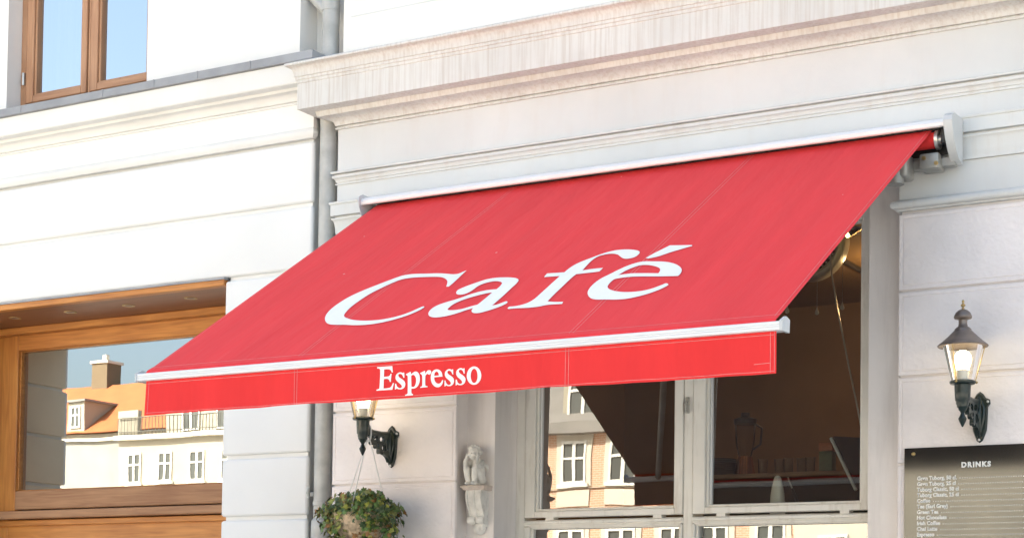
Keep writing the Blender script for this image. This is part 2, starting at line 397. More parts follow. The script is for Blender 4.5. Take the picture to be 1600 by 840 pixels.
prof = [(-.01, 4.362), (.036, 4.356), (.039, 4.350), (.037, 4.342), (.030, 4.338), (.030, 4.270), (.004, 4.267), (.004, 4.257), (.026, 4.255), (.026, 4.250)] + arc(.025, 4.245, .006, 4.165, True, 7) + [(.002, 4.152), (.002, 4.144), (.013, 4.142), (.013, 4.130), (-.01, 4.129)]
sweep('moulding', 'cream_trim', cafe, prof, XL, XR, 0, True, False, .2)
tor = [(-.01, 3.958), (.008, 3.957), (.012, 3.951), (.024, 3.950), (.034, 3.944), (.039, 3.933), (.039, 3.925), (.034, 3.914), (.024, 3.908), (.012, 3.906), (.008, 3.898), (-.01, 3.896)]
sweep('pilaster_moulding', 'cream_trim', cafe, tor, XL, XPL, 0, True, True, .14)
sweep('pilaster_moulding', 'cream_trim', cafe, tor, XPR, XR, 0, True, False, .14)
# pilaster cores and rusticated blocks
for x0, x1 in ((XL, XPL), (XPR, XR)):
    box('pilaster', 'joint', cafe, x0+.012, x1-.012 if x1 < 0 else x1, .012, .42, 0, 3.93)
def wall_block(x0, x1, z0, z1, m='block'):
    bm = bmesh.new()
    bbox(bm, x0, x1, 0, .016, z0, z1)
    fr = [f for f in bm.faces if f.normal.y < -.9]
    f = min(bm.faces, key=lambda q: q.calc_center_median().y)
    r1 = bmesh.ops.inset_region(bm, faces=[f], thickness=.006, depth=.0045)
    r2 = bmesh.ops.inset_region(bm, faces=[f], thickness=.022, depth=0)
    r3 = bmesh.ops.inset_region(bm, faces=[f], thickness=.005, depth=-.004)
    r4 = bmesh.ops.inset_region(bm, faces=[f], thickness=.006, depth=.005)
    return finish(bm, 'wall_block', m, cafe)
jz = [3.886, 3.473, 3.022, 2.562, 2.10, 1.64, 1.18, .72, .26]
for i in range(len(jz)-1):
    zt, zb = jz[i]-.006, jz[i+1]+.006
    wall_block(XL, XPL, zb, zt)
    wall_block(XPR, 1.15, zb, zt)
    wall_block(1.162, XR, zb, zt)
box('plinth', 'joint', cafe, XL-.01, XPL+.01, -.03, .4, 0, .255, .01)
box('plinth', 'joint', cafe, XPR-.01, XR, -.03, .4, 0, .255, .01)
# jambs and head of the opening
jl = [(XPL-.02, XJL, D1, .6, 1.0, 3.935)]
box('jamb', 'jamb', cafe, XPL-.02, XJL, D1, .62, .2, 4.129)
box('jamb', 'jamb', cafe, XJR, XPR+.02, D1, .62, .2, 4.129)
box('window_head', 'jamb', cafe, XJL, XJR, D1+.02, .62, 4.09, 4.129)
box('window_apron', 'jamb', cafe, XJL, XJR, .30, .62, .2, 1.30)
box('window_sill', 'frame', cafe, XJL, XJR, .22, .62, 1.30, 1.36, .008)

# window frame and sashes
Z0, Z1 = 1.36, 4.088
ZT0, ZT1 = 2.306, 2.342
MX0, MX1 = -1.783, -1.723
FX0, FX1 = -2.856, -.622
fr = boxes('window_frame', 'frame', cafe, [
    (XJL, FX0, D2, .56, Z0, Z1), (FX1, XJR, D2, .56, Z0, Z1), (MX0, MX1, D2+.004, .56, Z0, Z1-.05),
    (FX0, MX0, D2, .56, ZT0, ZT1), (MX1, FX1, D2, .56, ZT0, ZT1), (FX0, FX1, D2, .56, Z1-.05, Z1)], .004)
boxes('weather_bar', 'frame', fr, [(FX0+.004, MX0-.004, D2-.014, D2+.002, ZT0+.012, ZT1-.006), (MX1+.004, FX1-.004, D2-.014, D2+.002, ZT0+.012, ZT1-.006)], .003)
def sash(x0, x1, z0, z1, gl, gr, gb, gt, blocks=True, lean=0, turn=0):
    y0, y1 = D2-.006, .47
    s = boxes('sash', 'frame', cafe, [
        (x0+.003, gl-.016, y0, y1, z0, z1), (gr+.016, x1-.003, y0, y1, z0, z1),
        (gl-.016, gr+.016, y0+.002, y1, z0, gb-.016), (gl-.016, gr+.016, y0+.002, y1, gt+.016, z1)], .004)
    boxes('glazing_bead', 'frame', s, [
        (gl-.0158, gl, y0+.02, y1-.01, gb-.0158, gt+.0158), (gr, gr+.0158, y0+.02, y1-.01, gb-.0158, gt+.0158),
        (gl, gr, y0+.02, y1-.01, gb-.0158, gb), (gl, gr, y0+.02, y1-.01, gt, gt+.0158)], .004)
    bm = bmesh.new(); addpoly(bm, [(x, .442-turn*(x-(gl+gr)/2)+lean*(z-gb), z) for x, z in ((gl-.004, gb-.004), (gr+.004, gb-.004), (gr+.004, gt+.004), (gl-.004, gt+.004))], [(0, 1, 2, 3)])
    finish(bm, 'pane', 'glass', s)
    if blocks:
        w = x1-x0
        for t in (.14, .82):
            box('spacer', 'frame', s, x0+w*t, x0+w*t+.055, y0+.004, y1, z0-.018, z0+.002)
    return s
s1 = sash(FX0, MX0, ZT1+.017, Z1-.052, -2.768, -1.851, 2.413, Z1-.12, True, LU, TU)
s2 = sash(MX1, FX1, ZT1+.017, Z1-.052, -1.627, -.712, 2.413, Z1-.12, True, LU+.012, .020)
s3 = sash(FX0, MX0, Z0+.002, ZT0-.004, -2.80, -1.815, Z0+.07, ZT0-.018, False, LL, TU)
s4 = sash(MX1, FX1, Z0+.002, ZT0-.004, -1.69, -.655, Z0+.07, ZT0-.018, False, LL, .020)
# bright inner reveal strip at the hinge side of both upper panes
for gx in (-2.768, -1.627):
    box('secondary_glazing_strip', 'alu', s1 if gx < -2 else s2, gx+.002, gx+.012, .440, .462, 2.414, Z1-.121)
# espagnolette latch on the mullion
bm = bmesh.new(); p = at(1074.5, 632, D2)
bbox(bm, p.x-.012, p.x+.012, D2-.012, D2+.003, p.z-.05, p.z+.045, .004, 2)
tube(bm, [(p.x, D2-.02, p.z+.02), (p.x+.002, D2-.028, p.z-.01), (p.x-.004, D2-.02, p.z-.045)], .006, 8)
tube(bm, [(p.x, D2-.03, p.z+.01), (p.x, D2+.002, p.z+.01)], .009, 10)
finish(bm, 'latch', 'mech', s1, 40)
# cafe room
RX0, RX1, RY0, RY1, RZ0, RZ1 = -4.3, 1.6, .62, 4.6, 1.15, 4.35
def room(name, m, parent, x0, x1, y0, y1, z0, z1):
    bm = bmesh.new()
    addpoly(bm, [(x0, y0, z0), (x1, y0, z0), (x1, y1, z0), (x0, y1, z0), (x0, y0, z1), (x1, y0, z1), (x1, y1, z1), (x0, y1, z1)],
            [(0, 1, 2, 3), (4, 5, 6, 7), (1, 2, 6, 5), (2, 3, 7, 6), (3, 0, 4, 7)])
    return finish(bm, name, m, parent)
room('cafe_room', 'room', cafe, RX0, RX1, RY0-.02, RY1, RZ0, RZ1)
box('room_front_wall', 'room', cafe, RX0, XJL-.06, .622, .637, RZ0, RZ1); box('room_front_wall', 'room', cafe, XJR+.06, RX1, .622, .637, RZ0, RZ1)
# unseen body behind, shaped to block the sun: side, back, roof
box('sun_block_side_wall', 'cream', cafe, XR-.3, XR-.01, .43, 9, 0, 9.6); box('sun_block_side_wall', 'cream', cafe, XL+.01, XL+.25, .43, 9, 4.4, 9.6)
box('sun_block_back_wall', 'cream', cafe, XL+.01, XR-.01, 9.01, 9.3, 0, 9.6)
bm = bmesh.new(); addpoly(bm, [(XL-.05, -.15, 9.62), (XR, -.15, 9.62), (XR, 4.6, 11.8), (XL-.05, 4.6, 11.8), (XL-.05, 9.5, 9.62), (XR, 9.5, 9.62)], [(0, 1, 2, 3), (3, 2, 5, 4), (0, 3, 4), (1, 5, 2), (0, 4, 5, 1)])
finish(bm, 'roof', 'slate', cafe)

# ================================================================== white building on the left
WR, WL = -4.222, -13.0
DX0, DX1, DZ = -7.70, -4.925, 3.952       # shop opening
wb = empty('white_building', (-7, 0, 0), 'white stuccoed building with grey ledge, wooden upper window and wood-lined shop window', 'building')
UX0, UX1, UZ0 = -7.009, -5.668, 5.40      # upper window opening
UWR = -4.359
boxes('upper_wall', 'white', wb, [(WL, UX0, .02, .5, 5.34, 9.6), (UX1, UWR, .02, .5, 5.34, 9.6), (UX0, UX1, .02, .5, 7.3, 9.6), (UX0, UX1, .30, .5, 5.30, UZ0)])
box('gap_wall', 'white_trim', wb, UWR, XL, .20, .5, 5.0, 9.6)
box('gap_wall', 'white_trim', wb, WR, XL, .155, .5, 0, 5.0)
# wall core and courses
boxes('wall_core', 'white', wb, [(WL, DX0-.03, .032, .6, 0, 5.34), (DX1+.02, WR-.02, .032, .6, 0, 5.34), (DX0-.03, DX1+.02, .032, .6, DZ+.02, 5.34)])
cz = [4.795, 4.378, 3.952, 3.548, 3.160, 2.772, 2.372, 1.96, 1.55, 1.14, .73, .3]
for i in range(len(cz)-1):
    zt, zb = cz[i]-.013, cz[i+1]+.013
    if zb > DZ-.05:
        bm = bmesh.new(); bbox(bm, WL, WR, 0, .045, zb, zt, .019, 5); finish(bm, 'stone_course', 'white', wb, 40)
    else:
        bm = bmesh.new(); bbox(bm, DX1, WR, 0, .045, zb, zt, .019, 5); finish(bm, 'stone_course', 'white', wb, 40)
        bm = bmesh.new(); bbox(bm, WL, DX0, 0, .045, zb, zt, .019, 5); finish(bm, 'stone_course', 'white', wb, 40)
        bm = bmesh.new(); bbox(bm, DX0-.03, DX0+.004, .031, .63, zb, zt, .009, 3); finish(bm, 'jamb_course', 'jambtan', wb, 40)
box('plinth', 'white', wb, DX1, WR, -.03, .3, 0, .3, .01)
boxes('frieze', 'white', wb, [(WL, WR, .0, .04, 4.868, 5.035)])
prof = [(-.01, 4.872), (.005, 4.870)] + [(.005+.017*math.sin(t*math.pi/8), 4.868-.062*(t/8)) for t in range(1, 8)] + [(.004, 4.803), (-.01, 4.799)]
sweep('band_moulding', 'white_trim', wb, prof, WL, WR-.005, 0, False, True, .03)
prof = [(-.02, 5.262), (.145, 5.250), (.145, 5.128), (.138, 5.121), (.072, 5.121), (.068, 5.108)] + arc(.066, 5.104, .014, 5.052, True, 7) + [(.003, 5.050), (.003, 5.044), (.010, 5.042), (.010, 5.034), (-.01, 5.033)]
sweep('ledge_cornice', 'white_trim', wb, prof, WL, WR-.06, 0, False, True, .3)
prof = [(-.02, 5.345), (.150, 5.313), (.165, 5.309), (.165, 5.256), (.150, 5.253), (-.02, 5.255)]
lg = sweep('zinc_ledge', 'zinc', wb, prof, WL, WR-.06, 0, False, True, .3, 25)
for px in (33, 160, 240, 308, 390):
    x = at(px, 130, -.165).x
    boxes('seam', 'zinc', lg, [(x-.006, x+.006, -.169, -.160, 5.258, 5.311)], .002)
# upper wooden window
uw_y = .152
uw = boxes('upper_window_frame', 'wood_up', wb, [(UX0, UX0+.055, uw_y, .28, UZ0-.02, 7.28), (-6.345, -6.322, uw_y, .28, UZ0+.02, 7.28), (UX1-.055, UX1, uw_y, .28, UZ0-.02, 7.28)], .004)
for b_ in ((UX0+.055, -6.345, uw_y+.002, .28, UZ0-.02, UZ0+.035), (-6.322, UX1-.055, uw_y+.002, .28, UZ0-.02, UZ0+.035), (UX0+.055, UX1-.055, uw_y, .28, 7.24, 7.28)): boxes('frame_rail', 'wood_upx', uw, [b_], .004)
def usash(x0, x1, gl, gr):
    z0, z1, y0 = UZ0+.042, 7.22, uw_y-.012
    s = boxes('upper_sash', 'wood_up', wb, [(x0, gl-.02, y0, y0+.07, z0, z1), (gr+.02, x1, y0, y0+.07, z0, z1)], .005)
    boxes('sash_rail', 'wood_upx', s, [(gl-.02, gr+.02, y0+.001, y0+.07, z0, z0+.052)], .005); boxes('sash_rail', 'wood_upx', s, [(gl-.02, gr+.02, y0+.001, y0+.07, z1-.05, z1)], .005)
    boxes('glazing_bead', 'wood_up', s, [(gl-.0205, gl, y0+.014, y0+.06, z0+.05, z1-.06), (gr, gr+.0205, y0+.014, y0+.06, z0+.05, z1-.06), (gl, gr, y0+.014, y0+.06, z0+.0515, z0+.066)], .004)
    bm = bmesh.new(); y = y0+.045; addpoly(bm, [(gl-.01, y, z0+.05), (gr+.01, y, z0+.05), (gr+.01, y, z1-.03), (gl-.01, y, z1-.03)], [(0, 1, 2, 3)])
    finish(bm, 'pane', 'glass3', s)
    return s
u1 = usash(-6.945, -6.352, -6.853, -6.42)
u2 = usash(-6.314, -5.73, -6.226, -5.80)
bm = bmesh.new(); p = at(39, 125, uw_y)
tube(bm, [(p.x, uw_y-.016, p.z-.045), (p.x, uw_y-.016, p.z+.045)], .010, 10); finish(bm, 'hinge', 'steel', u1, 40)
room('upper_room', 'roompale', wb, UX0-1.0, UX1+1.0, .5, 3.5, 4.9, 7.9)
bm = bmesh.new(); xs = [UX0-.1+.03*k for k in range(20)]
vsA = [bm.verts.new((x, .36+.018*math.sin(k*1.9)+.008*math.sin(k*.7), 5.35)) for k, x in enumerate(xs)]
vsB = [bm.verts.new((x, .36+.018*math.sin(k*1.9)+.008*math.sin(k*.7), 7.4)) for k, x in enumerate(xs)]
for k in range(19): bm.faces.new((vsA[k], vsA[k+1], vsB[k+1], vsB[k]))
finish(bm, 'curtain', 'curtain', wb, 80)
# shop window: soffit board, frame, glass
GY = .70
cap = box('lintel_board', 'wood', wb, DX0, DX1-.002, -.012, .05, DZ-.042, DZ-.002, .003)
box('drip_flashing', 'zinc', wb, DX0, DX1+.004, -.02, .04, DZ-.002, DZ+.012)
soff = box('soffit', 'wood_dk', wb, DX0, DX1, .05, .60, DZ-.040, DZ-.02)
zs = DZ-.04
for px, py in ((23.5, 496.5), (110, 487), (201, 477), (298, 465.5)):
    d = ray(px, py); t = (zs-CAM.z)/d.z; p = CAM+d*t
    bm = bmesh.new(); lathe(bm, [(.030, -.001), (.046, -.004), (.046, .004)], p.x, p.y, 20, zs)
    sp = finish(bm, 'downlight', 'brass', wb, 40)
    bm = bmesh.new(); lathe(bm, [(0, .012), (.030, .012), (.030, -.001)], p.x, p.y, 16, zs-.001); finish(bm, 'lamp_face', 'steel', sp, 40)
box('head_strip', 'wood', wb, DX0, DX1, .565, .64, zs-.052, zs-.001, .004)
hz = at(100, 540, GY-.05).z
boxes('shop_frame', 'woodz', wb, [(DX0-.1, at(15.5, 650, GY-.05).x, GY-.05, GY+.08, .3, zs)], .004)
gl_b = at(32, 766, GY).z; gl_t = at(40, 551, GY).z; gl_l = at(36, 650, GY).x; gl_r = -4.86
sb = boxes('shop_sash', 'woodz', wb, [(gl_l-.095, gl_l-.01, GY-.056, GY+.03, gl_b-.16, gl_t+.13)], .005)
boxes('sash_rail', 'wood', sb, [(gl_l-.01, gl_r, GY-.054, GY+.03, gl_t+.008, gl_t+.13)], .005)
boxes('weathered_bottom_rail', 'wood_wx', sb, [(gl_l-.01, gl_r, GY-.054, GY+.03, gl_b-.15, gl_b-.008)], .005)
boxes('glazing_bead', 'wood', sb, [(gl_l-.0105, gl_l, GY-.03, GY+.02, gl_b, gl_t), (gl_l, gl_r, GY-.03, GY+.02, gl_t, gl_t+.009), (gl_l, gl_r, GY-.03, GY+.02, gl_b-.009, gl_b)], .003)
bm = bmesh.new(); addpoly(bm, [(gl_l-.004, GY, gl_b-.004), (gl_r, GY, gl_b-.004), (gl_r, GY, gl_t+.004), (gl_l-.004, GY, gl_t+.004)], [(0, 1, 2, 3)])
finish(bm, 'pane', 'glass2', sb)
sz = at(100, 800, GY-.2).z
box('window_sill', 'wood_wx', wb, DX0, DX1, GY-.13, GY+.05, gl_b-.225, gl_b-.165, .006)
boxes('wood_panel', 'wood', wb, [(DX0, DX1, GY-.045, GY, .3, gl_b-.24)])
boxes('wood_rail', 'wood', wb, [(DX0+.005, DX1-.005, GY-.075, GY-.044, gl_b-.275, gl_b-.232)], .005)
room('shop_room', 'shoproom', wb, DX0-.8, DX1+.3, GY+.1, 4.5, .1, 4.4)
boxes('sun_block_side_wall', 'white', wb, [(WL, WL+.2, .62, 9, 0, 9.6)])  # unseen side, back and roof, extended to block the sun
box('sun_block_back_wall', 'white', wb, WL, XL, 9.01, 9.3, 0, 9.6)
bm = bmesh.new(); addpoly(bm, [(WL, -.25, 9.64), (XL-.06, -.25, 9.64), (XL-.06, 4.6, 11.8), (WL, 4.6, 11.8), (WL, 9.5, 9.64), (XL-.06, 9.5, 9.64)], [(0, 1, 2, 3), (3, 2, 5, 4), (0, 3, 4), (1, 5, 2), (0, 4, 5, 1)])
finish(bm, 'roof', 'slate', wb)

# ================================================================== rain pipe in the gap
PX, PY, PR = -4.140, .055, .056
dp = empty('drainpipe', (PX, PY, 0), 'mottled grey zinc rain pipe in the gap between the two buildings', 'drainpipe')
bm = bmesh.new(); tube(bm, [(PX, PY, .1), (PX, PY, 4.4), (PX+.004, PY, 9.2)], PR, 22); finish(bm, 'pipe', 'pipe', dp, 40)
for z, r_, h in ((2.44, .061, .03), (4.0, .0595, .05), (5.62, .0595, .05)):
    bm = bmesh.new(); lathe(bm, [(PR-.003, 0), (r_, .002), (r_, h-.002), (PR-.003, h)], PX, PY, 22, z); finish(bm, 'collar', 'pipe', dp, 40)
bm = bmesh.new(); lathe(bm, [(PR, 2.36), (.068, 2.345), (.070, 2.30), (.070, .1)], PX, PY, 22); finish(bm, 'socket_pipe', 'pipe', dp, 40)
bm = bmesh.new(); tube(bm, [(PX-.02, PY+.01, 5.63), (PX-.12, PY+.03, 5.72), (PX-.26, PY+.06, 5.86), (PX-.5, PY+.04, 6.2)], .045, 16); finish(bm, 'branch', 'pipe', dp, 40)
p = at(491, 766, .03)
bm = bmesh.new(); bbox(bm, PX-.075, PX-.05, .02, .06, 2.50, 2.53, .003); tube(bm, [(PX-.066, .0, 2.49), (PX-.07, -.01, 2.52), (PX-.066, .0, 2.56)], .008, 8); finish(bm, 'bracket', 'pipe', dp, 40)

# ================================================================== awning
AX0, AX1 = -3.600, -.157
PHI = R(32.3); CS, SN = math.cos(PHI), math.sin(PHI)
AY, AZ, ALEN = -.12, 4.268, 2.432
def awn(s, x, off=0):     # point on the cloth plane at slope distance s, raised off along its normal
    return Vector((x, AY-CS*s-SN*off, AZ-SN*s+CS*off))
YF = AY-CS*ALEN
aw = empty('awning', (-1.87, 0, 2.74), 'red canvas awning lettered in white with a hanging valance over the cafe window', 'awning')
EDX = .045   # the cloth runs slightly outwards towards its front corners in the photo: kept straight
def panel(xa, xb, xa2, xb2):
    bm = bmesh.new(); nx, ns = 10, 26; g = []
    for i in range(ns+1):
        s = -.02+(ALEN+.02)*i/ns; t = i/ns
        g.append([bm.verts.new(awn(s, (xa+(xb-xa)*k/nx)*(1-t)+(xa2+(xb2-xa2)*k/nx)*t, -.010*math.sin(math.pi*t)*0)) for k in range(nx+1)])
    for a, b in zip(g, g[1:]):
        for k in range(nx): bm.faces.new((a[k], a[k+1], b[k+1], b[k]))
    return finish(bm, 'canvas_panel', 'red', aw, 60)
xt0, xt1 = -3.643, -.149
sA, sB = -2.642, -1.142        # seams
cp = panel(xt0, sA, AX0, sA); panel(sA, sB, sA, sB); panel(sB, xt1, sB, AX1)
def ribbon(bm, a, b, w, nrm):
    a, b = Vector(a), Vector(b); d = (b-a).normalized().cross(Vector(nrm)).normalized()*w/2
    addpoly(bm, [a-d, a+d, b+d, b-d], [(0, 1, 2, 3)])
nrm = Vector((0, -SN, CS))
bm = bmesh.new(); addpoly(bm, [awn(.02, xt0+.004, -.004), awn(.02, xt1-.004, -.004), awn(ALEN-.01, AX1-.004, -.004), awn(ALEN-.01, AX0+.004, -.004)], [(0, 1, 2, 3)])
finish(bm, 'canvas_shade_sheet', 'undershade', aw)  # added sheet under the cloth, keeps its reflection in the panes dark
bm = bmesh.new()
for sx in (sA, sB):
    for o in (-.010, .010): ribbon(bm, awn(.0, sx+o, .0025), awn(ALEN, sx+o, .0025), .0028, nrm)
ribbon(bm, awn(0, xt0+.02, .0025), awn(ALEN, AX0+.02, .0025), .0028, nrm); ribbon(bm, awn(0, xt1-.02, .0025), awn(ALEN, AX1-.02, .0025), .0028, nrm)
ribbon(bm, awn(ALEN-.035, AX0+.002, .0025), awn(ALEN-.035, AX1-.002, .0025), .0030, nrm)
finish(bm, 'seam', 'stitch', aw)
# overlapped hem that wraps the front rail and side hems (slightly proud)
bm = bmesh.new()
def strip(pts_a, pts_b):
    va = [bm.verts.new(p) for p in pts_a]; vb = [bm.verts.new(p) for p in pts_b]
    for k in range(len(va)-1): bm.faces.new((va[k], va[k+1], vb[k+1], vb[k]))
strip([awn(ALEN-.04, AX0, .0015), awn(ALEN+.006, AX0, .004), Vector((AX0, YF-.022, AZ-SN*ALEN-.016))], [awn(ALEN-.04, AX1, .0015), awn(ALEN+.006, AX1, .004), Vector((AX1, YF-.022, AZ-SN*ALEN-.016))])
finish(bm, 'hem', 'red', aw)
# front rail (white aluminium with grooves)
ZB1 = 2.953; ZB0 = 2.914
prof = [(YF+.04, ZB1-.006), (YF+.0, ZB1+.004), (YF-.026, ZB1-.002), (YF-.030, ZB1-.008), (YF-.030, ZB1-.015), (YF-.027, ZB1-.016), (YF-.030, ZB1-.0175), (YF-.030, ZB1-.024), (YF-.027, ZB1-.0255), (YF-.030, ZB1-.027), (YF-.030, ZB0+.002), (YF-.024, ZB0-.002), (YF+.04, ZB0)]
bx0, bx1 = -3.652, -.136
bm = bmesh.new(); ra = [bm.verts.new((bx0, y, z)) for y, z in prof]; rb = [bm.verts.new((bx1, y, z)) for y, z in prof]; n = len(prof)
for k in range(n): bm.faces.new((ra[k], ra[(k+1) % n], rb[(k+1) % n], rb[k]))
bm.faces.new(ra); bm.faces.new(rb); rail = finish(bm, 'front_rail', 'alu', aw)
for xa, xb in ((bx0-.008, bx0), (bx1, bx1+.014)):
    bm = bmesh.new(); pts = [(YF+.045, ZB0-.004), (YF+.05, ZB1+.012), (YF+.01, ZB1+.022), (YF-.034, ZB1), (YF-.034, ZB0-.004)]
    a = [bm.verts.new((xa, y, z)) for y, z in pts]; b = [bm.verts.new((xb, y, z)) for y, z in pts]
    for k in range(5): bm.faces.new((a[k], a[(k+1) % 5], b[(k+1) % 5], b[k]))
    bm.faces.new(a); bm.faces.new(b); finish(bm, 'rail_end_cap', 'capgrey', rail)
# valance: gently waved cloth strip with stitched edges
VY = YF-.012; VZ0, VZ1 = 2.738, 2.915
def vw(x, z):
    t = (VZ1-z)/(VZ1-VZ0)
    return VY-.006*t*math.sin(x*5.1+.6)-.004*t*math.sin(x*13.7)-.003*t*t*math.sin(x*29)
def vz(x): return VZ0+.0022*math.sin(x*4.3+1)+.0015*math.sin(x*9.1)
bm = bmesh.new(); NX = 130; g = []
for i in range(9):
    row = []
    for k in range(NX+1):
        x = AX0-.002+(AX1-AX0+.002)*k/NX; z = VZ1+(vz(x)-VZ1)*i/8; row.append(bm.verts.new((x, vw(x, z), z)))
    g.append(row)
for a, b in zip(g, g[1:]):
    for k in range(NX): bm.faces.new((a[k], a[k+1], b[k+1], b[k]))
val = finish(bm, 'valance', 'redv', aw, 80)
bm = bmesh.new(); g = [[bm.verts.new((AX0+.002+(AX1-AX0-.006)*k/NX, vw(AX0+(AX1-AX0)*k/NX, z)+.004, z)) for k in range(NX+1)] for z in (VZ1, (VZ0+VZ1)/2, VZ0+.005)]
for a, b in zip(g, g[1:]):
    for k in range(NX): bm.faces.new((a[k], a[k+1], b[k+1], b[k]))
finish(bm, 'valance_shade_sheet', 'undershade', val, 80)  # added sheet behind the valance, darkens its mirrored back
bm = bmesh.new()
def vrib(x0, z0, x1, z1, w=.0024, n=60):
    prev = None
    for k in range(n+1):
        x = x0+(x1-x0)*k/n; z = z0+(z1-z0)*k/n
        dx, dz = (0, w/2) if abs(x1-x0) > abs(z1-z0) else (w/2, 0)
        y = vw(x, z)-.0015
        cur = (bm.verts.new((x-dx, y, z-dz)), bm.verts.new((x+dx, y, z+dz)))
        if prev: bm.faces.new((prev[0], prev[1], cur[1], cur[0]))
        prev = cur
vrib(AX0+.008, VZ1-.017, AX1-.008, VZ1-.017, n=130)
vrib(AX0+.008, VZ0+.009, AX1-.008, VZ0+.009, n=130)
for x in (sA-.008, sA+.008, sB-.008, sB+.008, AX0+.018, AX1-.008, AX1-.026): vrib(x, VZ0+.004, x, VZ1-.004, n=10)
vrib(AX1-.10, VZ0+.042, AX1-.026, VZ0+.044, n=12)
finish(bm, 'stitching', 'stitch', val)

# lettering, drawn from its outlines and laid on the cloth
def q(o, s, pts): return [((o[0]+p[0]/s, o[1]+p[1]/s) + tuple(p[2:])) for p in pts]
K = 1
CAFE = {
 'C': [q((500, 380), 6, [(1378, 258, K), (1345, 272), (1300, 290), (1250, 296), (1190, 291), (1110, 287), (1000, 290), (900, 292), (830, 298), (760, 313), (650, 352), (520, 402), (400, 450), (280, 505), (180, 565), (105, 622), (62, 672), (49, 712), (62, 748), (100, 766), (160, 769), (230, 769), (330, 773), (430, 769), (560, 752), (690, 722), (820, 682), (920, 640), (976, 608), (970, 597), (930, 612), (850, 648), (740, 686), (620, 713), (520, 726), (400, 730), (310, 722), (255, 706), (228, 688), (238, 660), (290, 605), (370, 545), (470, 480), (580, 424), (680, 377), (760, 347), (850, 330), (960, 323), (1080, 320), (1140, 324), (1180, 340), (1196, 365), (1190, 398), (1184, 412, K), (1208, 412, K), (1240, 387), (1300, 332)])],
 'a': [q((650, 430), 10.5, [(1507, 448, K), (1490, 470), (1400, 515), (1280, 560), (1150, 600), (1040, 628), (960, 630), (920, 610), (918, 580), (940, 548, K), (830, 580), (700, 625), (560, 665), (440, 690), (320, 702), (240, 688), (208, 655), (215, 610), (270, 550), (370, 495), (500, 450), (640, 410), (760, 370), (900, 320), (1040, 280), (1180, 252), (1325, 238, K), (1370, 200), (1406, 158), (1412, 132), (1370, 112), (1290, 108), (1190, 125), (1090, 155), (1010, 195), (950, 240), (880, 285), (800, 318), (720, 328), (670, 315), (665, 285), (700, 245), (800, 200), (920, 155), (1050, 110), (1180, 72), (1320, 50), (1450, 44), (1560, 46), (1640, 56), (1686, 84), (1660, 135), (1575, 215), (1420, 360), (1252, 505, K), (1330, 490), (1420, 457), (1485, 436)]),
       q((650, 430), 10.5, [(1255, 290, K), (1140, 310), (1000, 345), (860, 385), (720, 435), (610, 490), (540, 545), (522, 570), (560, 582), (660, 578), (780, 555), (900, 520), (1015, 490, K), (1120, 405)])],
 'f': [q((780, 370), 7, [(92, 788, K), (105, 795, K), (200, 787), (320, 782), (430, 770), (520, 752), (600, 745), (690, 740, K), (702, 716, K), (620, 718), (530, 712, K), (600, 640), (700, 545), (800, 450), (845, 415, K), (1000, 398), (1098, 386, K), (1138, 346, K), (1030, 356), (912, 374, K), (960, 320), (1020, 262), (1090, 219), (1170, 198), (1240, 191), (1295, 200), (1330, 225), (1365, 244), (1410, 246), (1480, 230), (1528, 197), (1538, 172), (1510, 155), (1430, 145), (1320, 148), (1220, 165), (1120, 195), (990, 243), (860, 295), (790, 335), (750, 364), (715, 394, K), (525, 407, K), (492, 447, K), (665, 435, K), (560, 530), (450, 630), (380, 690), (300, 733), (200, 760), (110, 770, K)])],
 'e': [q((900, 370), 7, [(1016, 530, K), (985, 550), (900, 590), (780, 632), (650, 666), (540, 686), (430, 693), (320, 692), (220, 692), (160, 675), (130, 630), (140, 585), (190, 525), (270, 465), (370, 415), (470, 365), (560, 325), (640, 297), (730, 277), (850, 275), (960, 278), (1050, 292), (1120, 320), (1155, 355), (1157, 382), (1140, 415), (1118, 435, K), (900, 440), (700, 440), (570, 446), (430, 468), (395, 490), (365, 520), (348, 550), (365, 577), (430, 599), (530, 610), (650, 606), (750, 592), (850, 566), (940, 532), (988, 515)]),
       q((900, 370), 7, [(465, 425, K), (540, 380), (620, 345), (700, 319), (780, 315), (860, 327), (915, 350), (921, 377), (903, 405, K), (760, 404), (600, 407)])],
 'accent': [q((900, 370), 7, [(765, 240, K), (830, 200), (1028, 100, K), (1270, 97, K), (1275, 106, K), (1040, 175), (900, 222), (798, 243, K)])],
}
def on_awning(px, py):
    d = ray(px, py); p0 = awn(0, 0); t = (p0-CAM).dot(nrm)/d.dot(nrm); p = CAM+d*t
    return p.x, (p-p0).dot(Vector((0, -CS, -SN)))
for ch, loops in CAFE.items():
    lp = [[on_awning(*p[:2])+tuple(p[2:]) for p in L] for L in loops]
    v2, fs = curve_mesh(lp)
    obj_from('letter_'+('acute' if ch == 'accent' else ch.lower()), [awn(v.y, v.x, .004) for v in v2], fs, 'letter', aw)
S7 = [(456, 190, K), (458, 262, K), (444, 262, K), (430, 226), (405, 209), (382, 215), (376, 236), (392, 260), (430, 286), (460, 316), (468, 352), (455, 395), (418, 421), (378, 422), (352, 414), (342, 425, K), (330, 426, K), (332, 345, K), (346, 345, K), (360, 384), (385, 405), (410, 402), (421, 385), (412, 360), (380, 330), (350, 300), (338, 265), (345, 225), (375, 195), (408, 187), (434, 195), (444, 191, K)]
def ell(cx, cy, rx, ry, tilt=0, n=14): return [(cx+rx*math.cos(2*math.pi*k/n), cy+ry*math.sin(2*math.pi*k/n)-tilt*math.cos(2*math.pi*k/n)) for k in range(n)]
